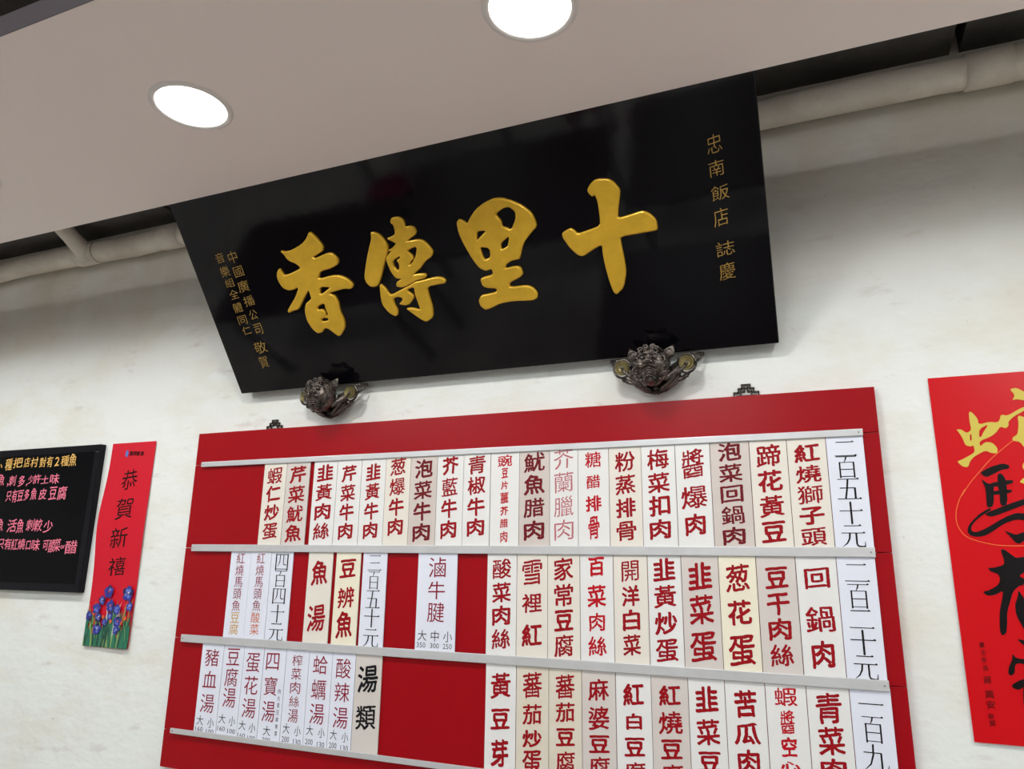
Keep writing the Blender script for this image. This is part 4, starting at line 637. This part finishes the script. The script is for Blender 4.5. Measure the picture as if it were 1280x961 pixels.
for (row, x0, x1, face, ink, sty, chars), dish in zip(STRIPS, DISH):
    if ink == 'd': face = 'gd'
    z0, z1 = ROWZ[row]
    # strips sit slightly unevenly in the rails
    dy = rs.uniform(-.0004, .0004)
    short = {'g': 'grey', 'gd': 'grimy', 'y': 'yellowish', 'y2': 'stained', 'p': 'paper', 'w': 'white', 'c': 'cream'}[face]
    inkw = {'r': 'red', 'd': 'maroon', 'b': 'blotchy red', 'f': 'faded pink', 't': 'plum', 'k': 'black'}[ink]
    lab = '%s strip, %s %s, %s from left in %s row' % (short, inkw, dish, ORD[count[row]], ROWN[row])
    assert len(lab.split()) <= 16, lab
    count[row] += 1
    cx = (x0 + x1) / 2
    g = .0007
    o = obj('menu_strip', B(x0 - cx + g * .5, x1 - cx - g * .5, -.0225 + dy, -.0195 + dy, 0, z1 - z0, bev=.0004), face)
    o.location = (cx, 0, z0)
    tag(o, lab, 'menu strip', 'menu strips slotted in the red board')
    groups = {}
    for q in chars:
        groups.setdefault(q[5] if len(q) > 5 else ink, []).append(q)
    for col, qs in groups.items():
        sub = sty if col == ink else ('T' if col in 'YO' else 'T')
        if col == 'K': sub = 'K'
        if sub == 'T' and ink == 'f': sub = 'C'
        data = put([(q[0], q[1] - cx, (q[3] + q[4]) / 2 - z0, q[2], q[4] - q[3]) for q in qs], sub, lambda x, z: (x, -.02285 + dy, z))
        lt = obj('lettering', data, col, o)
        if len(groups) > 1 and col != ink:
            lt['label'] = {'Y': 'yellow characters', 'O': 'orange characters', 'K': 'small grey-black characters and prices'}.get(col, 'characters')

# fretwork hangers showing above the board
for x, nm in ((-1.4718, 'small dark stepped fretwork hanger above the left end of the red board'), (-.1207, 'small dark stepped fretwork hanger above the right end of the red board')):
    t = tag(obj('wall_hanger', (lambda bm: bm)(bmesh.new()), 'iron'), nm, 'hanger', 'hangers of the red board')
    t.location = (x, 0, 1.915)
    bm = bmesh.new(); r = .0016
    def seg(xa, za, xb, zb):
        box(bm, min(xa, xb) - r, max(xa, xb) + r, -.0052, -.0, min(za, zb) - r, max(za, zb) + r)
    for s in (-1, 1):
        seg(s * .027, 0, s * .027, .024); seg(s * .027, .024, s * .017, .024); seg(s * .017, .024, s * .017, .033)
        seg(s * .017, .033, s * .009, .033); seg(s * .009, .033, s * .009, .042); seg(s * .009, .042, 0, .042)
        seg(s * .021, .016, 0, .016); seg(s * .012, .016, s * .012, .026); seg(s * .012, .026, s * .004, .026); seg(s * .021, 0, s * .021, .016)
    for s in (-1, 1): seg(s * .004, .026, s * .004, .036)
    seg(-.004, .034, .004, .034)
    bm.to_mesh(t.data); bm.free()

# ------------------------------------------------------------ the black plaque
PO = Vector((-.8113, -.035, 2.0398))
th = Vector((0, -.6052, .796)).normalized(); nf = Vector((0, -.796, -.6052)).normalized()
plaque = thing('wooden_plaque', 'wide black lacquered plaque with four gold characters leaning out over the wall', 'plaque', PO)
TB = Matrix((Vector((1, 0, 0)), th, -nf)).transposed()          # local: x right, y up the board, z into the wall
def on_plaque(x, y, z=0): return tuple(TB @ Vector((x, y, -z)))
HW, HH, TH_ = .7706, .583, .028
bm = box(bmesh.new(), -HW, HW, 0, HH, -.0, TH_, bev=.0022)
for v in bm.verts:
    k = v.co.y / HH
    v.co.x += (.003 * k)
    v.co = TB @ v.co
obj('board', bm, 'lacquer', plaque)
GC = [('shi', 1), ('li', 1), ('chuan', 4), ('xiang', 1)]
for nm, cnt in GC:
    V = []; F = []
    keys = [k for k in TRACE if k.startswith(nm + '.')]
    outs = [k for k in keys if '.h' not in k]; holes = [k for k in keys if '.h' in k]
    for k in outs:
        polys = [TRACE[k]]
        if nm != 'chuan' or k == 'chuan.2': polys += [TRACE[h] for h in holes]
        v, f_ = fill_curve(polys, extrude=.0012, bevel=.0042, sm=1, res=3)
        n = len(V); V += [on_plaque(a, b_, c_ + .003) for a, b_, c_ in v]; F += [tuple(i + n for i in q) for q in f_]
    obj('gold_character', (V, F), 'gold', plaque)['label'] = 'raised gold brush character'
for a, b_, lb_ in ((0, 6, 'single column of small thin gold characters at the right'), (6, 14, 'inner column of small thin gold characters at the left'), (14, 21, 'outer column of small thin gold characters at the left')):
    obj('inscription', put(INSCR[a:b_], 'I', lambda x, y: on_plaque(x, y, .0006)), 'thin_gold', plaque)['label'] = lb_
for x in (-.6, .6):
    bm = bmesh.new(); tube(bm, [Vector(on_plaque(x, HH - .015, -.030)), Vector(on_plaque(x, HH - .015, -.030)) + Vector((0, .05, .175))], .0015, 6)
    obj('hanging_wire', bm, 'iron', plaque)

# ------------------------------------------------------------ lion head brackets
def lion(x, label):
    t = thing('lion_head_bracket', label, 'bracket', (x, 0, 2.0), 'lion head brackets under the plaque')
    cy = -.078
    # head: a deep round mask with modelled brow, muzzle, cheeks
    bm = bmesh.new(); vs_ = ball(bm, (0, 0, 0), 1, 5)
    feats = [((0, -1, .45), .10, .30), ((-.38, -1, .34), .10, .20), ((.38, -1, .34), .10, .20), ((-.33, -1, .12), -.10, .15), ((.33, -1, .12), -.10, .15),
             ((0, -1, .0), .16, .20), ((-.17, -1, -.1), .10, .13), ((.17, -1, -.1), .10, .13), ((0, -1, -.52), -.16, .22), ((-.5, -.9, -.2), .10, .22), ((.5, -.9, -.2), .10, .22),
             ((0, -.8, -.95), .10, .25), ((-.2, -1, .72), .07, .15), ((.2, -1, .72), .07, .15), ((0, -.9, .78), -.05, .12)]
    feats = [(Vector(a).normalized(), b_, c_) for a, b_, c_ in feats]
    for v in vs_:
        d = v.co.normalized(); s = 1
        for f_, a, wd in feats: s += a * math.exp(-((d - f_).length / wd) ** 2)
        s += .035 * noise.noise(d * 6) + .02 * math.sin(14 * math.atan2(d.z, d.x)) * (1 if d.y > -.55 else 0)
        v.co = Vector((d.x * .043 * s, d.y * .036 * s, d.z * (.046 if d.z > 0 else .050) * s))
        v.co += Vector((0, cy, .004))
    obj('head', bm, 'bronze', t, True)
    # curls of brow, cheek and beard
    def spiral(cx, cz, y, r, turns, d0, rad=.0028, flip=1):
        n = int(14 * turns); tube(bm, [(cx + flip * (r * (1 - .8 * i / n)) * math.cos(d0 + 2 * PI * turns * i / n), y - .004 * i / n, cz + (r * (1 - .8 * i / n)) * math.sin(d0 + 2 * PI * turns * i / n)) for i in range(n + 1)], [rad * (1 - .4 * i / n) for i in range(n + 1)], 7)
    for s in (-1, 1):
        bm = bmesh.new()
        spiral(s * .017, .029, cy - .031, .0095, 1.4, .5, flip=s)
        spiral(s * .030, .010, cy - .025, .010, 1.5, 2.4, flip=s)
        spiral(s * .034, -.012, cy - .018, .010, 1.4, 3.0, flip=s)
        spiral(s * .026, -.029, cy - .018, .009, 1.4, 3.6, flip=s)
        spiral(s * .012, -.041, cy - .014, .0075, 1.4, 4.2, flip=s)
        spiral(s * .008, .041, cy - .022, .006, 1.3, .2, flip=s)
        # mane strands sweeping down into the point
        tube(bm, [(s * .052, -.048, .0), (s * .047, -.055, -.02), (s * .030, -.052, -.038), (s * .010, -.042, -.048)], [.005, .006, .006, .003], 8)
        tube(bm, [(s * .060, -.040, -.008), (s * .050, -.045, -.028), (s * .028, -.042, -.044), (s * .004, -.034, -.052)], [.004, .005, .005, .003], 8)
        tube(bm, [(s * .062, -.038, .004), (s * .052, -.050, -.006), (s * .040, -.060, -.018), (s * .026, -.064, -.030)], [.006, .008, .008, .006], 8)
        tube(bm, [(s * .058, -.030, .016), (s * .050, -.040, .006), (s * .040, -.052, -.004)], [.007, .009, .008], 8)
        tube(bm, [(s * .056, -.028, -.014), (s * .044, -.034, -.030), (s * .022, -.034, -.044), (0, -.030, -.052)], [.006, .009, .009, .006], 8)
        # brow ridge and moustache
        tube(bm, [(s * .004, cy - .040, .018), (s * .014, cy - .037, .022), (s * .026, cy - .028, .016)], [.003, .0038, .0022], 8)
        tube(bm, [(s * .003, cy - .0435, -.006), (s * .015, cy - .040, -.010), (s * .025, cy - .031, -.004), (s * .031, cy - .024, .002)], [.003, .0035, .003, .0018], 8)
        obj('mane_curls', bm, 'bronze', t, True)
    # nose, open mouth with lip rings and teeth
    bm = bmesh.new(); ball(bm, (0, cy - .043, .004), (.010, .006, .006), 2)
    for s in (-1, 1): ball(bm, (s * .007, cy - .042, .001), (.005, .005, .004), 2)
    obj('nose', bm, 'bronze', t, True)
    bm = bmesh.new()
    for k in range(4):
        zz_ = -.014 - k * .0055; hw = .0155 - .0012 * k
        tube(bm, [(-hw, cy - .030 + .001 * k, zz_ - .005), (-hw * .6, cy - .036 + .001 * k, zz_), (0, cy - .039 + .001 * k, zz_ + .0015), (hw * .6, cy - .036 + .001 * k, zz_), (hw, cy - .030 + .001 * k, zz_ - .005)], .0018, 7)
    obj('mouth', bm, 'bronze', t, True)
    for s in (-1, 1):
        bm = bmesh.new(); ball(bm, (s * .0135, cy - .0365, .0125), (.0052, .0045, .0048), 2)
        obj('eye', bm, 'bronze', t, True)
        bm = bmesh.new()                                           # cupped pointed ear
        ex, ez = s * .041, .028
        tip = bm.verts.new((s * .052, cy + .002, .050)); inner = bm.verts.new((ex, cy + .008, ez))
        rim = [bm.verts.new((ex + .0150 * math.cos(a), cy - .004 + .002 * math.sin(a * 2), ez - .002 + .013 * math.sin(a))) for a in [2 * PI * k / 10 for k in range(10)]]
        back = bm.verts.new((ex - s * .012, cy + .03, ez - .010))
        for k in range(10):
            bm.faces.new((rim[k], rim[(k + 1) % 10], tip)); bm.faces.new((rim[(k + 1) % 10], rim[k], back))
        bmesh.ops.recalc_face_normals(bm, faces=bm.faces)
        bmesh.ops.subdivide_edges(bm, edges=bm.edges[:], cuts=1, use_grid_fill=True)
        obj('ear', bm, 'bronze', t, True)
        # arm with cloud loop, coin and hub
        c = Vector((s * .0765, -.050, .009))
        bm = bmesh.new()
        tube(bm, [(s * .040, -.045, -.016), (s * .058, -.050, -.012), (s * .073, -.055, .001), tuple(c + Vector((0, -.006, 0)))], [.006, .0045, .0035, .003], 9)
        n = 20
        tube(bm, [(c.x + .0205 * math.cos(2 * PI * k / n), -.046, c.z + .0225 * math.sin(2 * PI * k / n)) for k in range(n + 1)], .0032, 8)
        tube(bm, [(s * .070, -.042, .030), (s * .092, -.030, .036), (s * .110, -.022, .037), (s * .104, -.026, .024), (s * .092, -.036, .010)], [.004, .0035, .0035, .003, .003], 8)
        ball(bm, (s * .109, -.022, .035), .0055, 2); ball(bm, (s * .104, -.026, .025), .0042, 2)
        tube(bm, [(s * .080, -.038, -.012), (s * .066, -.036, -.022), (s * .050, -.034, -.028)], [.004, .006, .005], 8)
        ball(bm, (s * .074, -.040, -.018), (.006, .005, .006), 2)
        obj('side_scroll', bm, 'bronze', t, True)
        bm = bmesh.new()
        disc(bm, c, .0175, (s * .12, -1, 0), .005, 28)
        for k in range(2): tube(bm, [(c.x + (.0155 - .006 * k) * math.cos(2 * PI * j / 24), c.y - .003, c.z + (.0155 - .006 * k) * math.sin(2 * PI * j / 24)) for j in range(25)], .0011, 6)
        obj('coin', bm, 'brass', t, True)['label'] = 'dull brass coin disc'
        bm = bmesh.new(); ball(bm, (c.x, c.y - .006, c.z), .0036, 2); obj('rivet', bm, 'steel', t, True)
    bm = bmesh.new(); tube(bm, [(0, -.002, -.010), (0, -.03, -.006), (0, -.06, 0)], [.030, .032, .032], 20)
    for v in bm.verts: v.co.z = v.co.z * .8 - .012
    tube(bm, [(0, -.03, -.030), (0, -.036, -.044), (0, -.030, -.053)], [.014, .009, .003], 10)
    obj('mount', bm, 'bronze', t, True)
    return t
def copy_tree(o, parent=None):
    c_ = o.copy(); S.collection.objects.link(c_); c_.parent = parent
    for ch in list(o.children): copy_tree(ch, c_)
    return c_
la = lion(-.3215, 'dark bronze lion head bracket with brass coins under the right half of the plaque')
lb = copy_tree(la); lb.location = (-1.2520, 0, 2.0)
lb['label'] = 'dark bronze lion head bracket with brass coins under the left half of the plaque'

# ------------------------------------------------------------ right poster
rp = thing('new_year_poster', 'tall glossy red poster with gold and black brush characters at the right edge', 'poster', (.4555, 0, 1.236))
def curl(x, z): return -.002 - .0012 * (1 + math.sin(z * 9 + x * 7)) - .003 * max(0, (1.45 - z)) ** 1.0
bm = sheet(curl, .2458, .6208, 1.237, 1.941, 14, 36)
local(obj('paper', bm, 'poster', rp), rp)
def print_on(polys_sets, name, m_, parent, fn, sm=1):
    V = []; F = []
    for polys in polys_sets:
        v, f_ = fill_curve(polys, sm=sm)
        n = len(V); V += [fn(a, b_) for a, b_, _c in v]; F += [tuple(i + n for i in q) for q in f_]
    return local(obj(name, (V, F), m_, parent), parent)
rfn = lambda x, z: (x, curl(x, z) - .0011, z)
print_on([[TRACE['gold.0'], TRACE['gold.h0'], TRACE['gold.h1']]] + [[TRACE['gold.%d' % k]] for k in (2, 3, 4, 5)], 'gold_characters', 'pgold', rp, rfn)
print_on([[TRACE['black.%d' % k]] for k in range(14)], 'black_characters', 'pblack', rp, rfn)
A_ = [Vector(p) for p in TRACE['arc']]; arc = []
for i in range(len(A_) - 1):
    p0, p1, p2, p3 = A_[max(i - 1, 0)], A_[i], A_[i + 1], A_[min(i + 2, len(A_) - 1)]
    for k in range(5):
        t = k / 5; arc.append(.5 * (2 * p1 + (p2 - p0) * t + (2 * p0 - 5 * p1 + 4 * p2 - p3) * t * t + (3 * p1 - p0 - 3 * p2 + p3) * t ** 3))
v, f_ = ribbon(arc, [.0012] * len(arc))
local(obj('ring_line', ([rfn(a, b_) for a, b_ in v], f_), 'pline', rp), rp)
local(obj('small_lettering', put(SMALL_R, 'C', rfn), 'pblack', rp), rp)

# ------------------------------------------------------------ left poster
lp = thing('greeting_banner', 'narrow red paper banner with four black characters above printed blue flowers', 'poster', (-2.045, 0, 1.282))
LZ0, LZ1 = 1.282, 1.918
def lcurl(x, z):
    k = (z - LZ0) / (LZ1 - LZ0)
    return -.003 - .006 * math.exp(-((k - .55) / .2) ** 2) * (.75 - .25 * math.tanh((x + 2.05) / .03)) - .010 * max(0, .3 - k) * (.8 + .4 * math.tanh((x + 2.03) / .03))
def lleft(z):
    k = (z - LZ0) / (LZ1 - LZ0)
    return -2.1395 - .012 * math.exp(-((k - .62) / .17) ** 2)
bm = sheet(lcurl, lleft, -1.9455, LZ0, LZ1, 10, 40)
local(obj('paper', bm, 'poster2', lp), lp)
lfn = lambda dz: (lambda x, z: (x, lcurl(x, z) - dz, z))
local(obj('black_characters', put(SMALL_L[:4], 'C', lfn(.001)), 'pblack', lp), lp)
local(obj('small_lettering', put(SMALL_L[4:], 'N', lfn(.001)), 'pblack', lp), lp)
lx0 = SMALL_L[4][1] - .019
print_on([[[(lx0 + .007 * math.cos(a) , SMALL_L[4][2] + .012 * math.sin(a)) for a in [k * PI / 4 for k in range(8)]]]], 'logo_mark', 'blue_logo', lp, lfn(.001))
# generic flower bed print: leaves, stems, blossoms
rf = random.Random(11)
mats = ['g2', 'g1', 'g3', 'f3', 'f1', 'f2', 'f4', 'f5']
bm = bmesh.new(); layer = [.0008]
def poly(pts, mi):
    layer[0] += .0000035
    vs2 = []
    for x, z in pts:
        x = max(lleft(z) + .001, min(-1.9465, x)); z = max(LZ0 + .001, z)
        vs2.append(bm.verts.new((x, lcurl(x, z) - layer[0], z)))
    try:
        f_ = bm.faces.new(vs2); f_.material_index = mi
    except ValueError: pass
def leaf(x, z, h, lean, w_, mi):
    n = 7; L_ = []; R_ = []
    for i in range(n + 1):
        k = i / n; cx = x + lean * k * k; ww = w_ * (1 - k) ** .6 * (.5 + k * .9) if i < n else .0003
        L_.append((cx - ww / 2, z + h * k)); R_.append((cx + ww / 2, z + h * k))
    for i in range(n): poly([L_[i], R_[i], R_[i + 1], L_[i + 1]], mi)
def blob(x, z, r, mi, el=1.0):
    a0 = rf.uniform(0, 6); n = 8
    poly([(x + r * el * rf.uniform(.7, 1.15) * math.cos(a0 + 2 * PI * k / n), z + r * rf.uniform(.7, 1.15) * math.sin(a0 + 2 * PI * k / n)) for k in range(n)], mi)
for k in range(150):
    leaf(rf.uniform(-2.145, -1.945), LZ0 - .01, rf.uniform(.05, .125), rf.uniform(-.03, .03), rf.uniform(.009, .016), rf.choice([0, 0, 1, 1, 1, 2]))
for k in range(26):
    leaf(rf.uniform(-2.13, -1.955), LZ0 + rf.uniform(.02, .08), rf.uniform(.04, .09), rf.uniform(-.02, .02), .004, rf.choice([2, 2, 6, 1, 7]))
for k in range(9): blob(rf.uniform(-2.12, -1.96), LZ0 + rf.uniform(.07, .10), .006, 7)
def flower(x, z, s):
    for a, rr_ in ((.3, 1), (1.5, 1.1), (2.8, 1), (4.0, .9), (5.3, .9)):
        blob(x + s * .7 * math.cos(a), z + s * .7 * math.sin(a), s * .62, rf.choice([3, 4, 4]))
    for a in (.9, 2.2, 3.6, 5.0): blob(x + s * .5 * math.cos(a), z + s * .5 * math.sin(a), s * .33, rf.choice([4, 5, 5]))
    blob(x + s * .1, z + s * .1, s * .2, rf.choice([6, 5, 7]))
for x, z, s in ((-2.055, 1.447, .016), (-1.972, 1.444, .019), (-2.08, 1.42, .012), (-2.098, 1.395, .014), (-2.04, 1.405, .015), (-2.01, 1.395, .013),
                (-2.128, 1.372, .012), (-2.085, 1.37, .012), (-2.0, 1.36, .013), (-2.055, 1.355, .010), (-2.085, 1.335, .014), (-2.0, 1.335, .011), (-2.035, 1.375, .010), (-1.958, 1.405, .012)):
    flower(x, z, s)
local(obj('flower_print', bm, mats, lp), lp)

# ------------------------------------------------------------ left black menu board
mb = thing('black_menu_board', 'glossy black acrylic board with yellow and pink handwriting at the left edge', 'menu board', (-2.62, 0, 1.4405))
X0, X1, Z0, Z1 = -3.08, -2.1735, 1.4405, 1.9165
bm = bmesh.new()
for a in ((X0, X1, Z0, Z0 + .026), (X0, X1, Z1 - .024, Z1), (X0, X0 + .026, Z0 + .026, Z1 - .024), (X1 - .024, X1, Z0 + .026, Z1 - .024)):
    box(bm, a[0], a[1], -.020, 0, a[2], a[3], bev=.0015)
local(obj('frame', bm, 'frame', mb), mb)
local(obj('writing_panel', B(X0 + .02, X1 - .018, -.0185, -.003, Z0 + .02, Z1 - .018), 'acrylic', mb), mb)
local(obj('yellow_writing', put(MENU[:10], 'H', lambda x, z: (x, -.0190, z)), 'chalk_y', mb), mb)['label'] = 'yellow marker handwriting'
local(obj('pink_writing', put(MENU[10:], 'H', lambda x, z: (x, -.0190, z)), 'chalk_p', mb), mb)['label'] = 'pink marker handwriting'

bpy.data.objects.remove(_to, do_unlink=True)
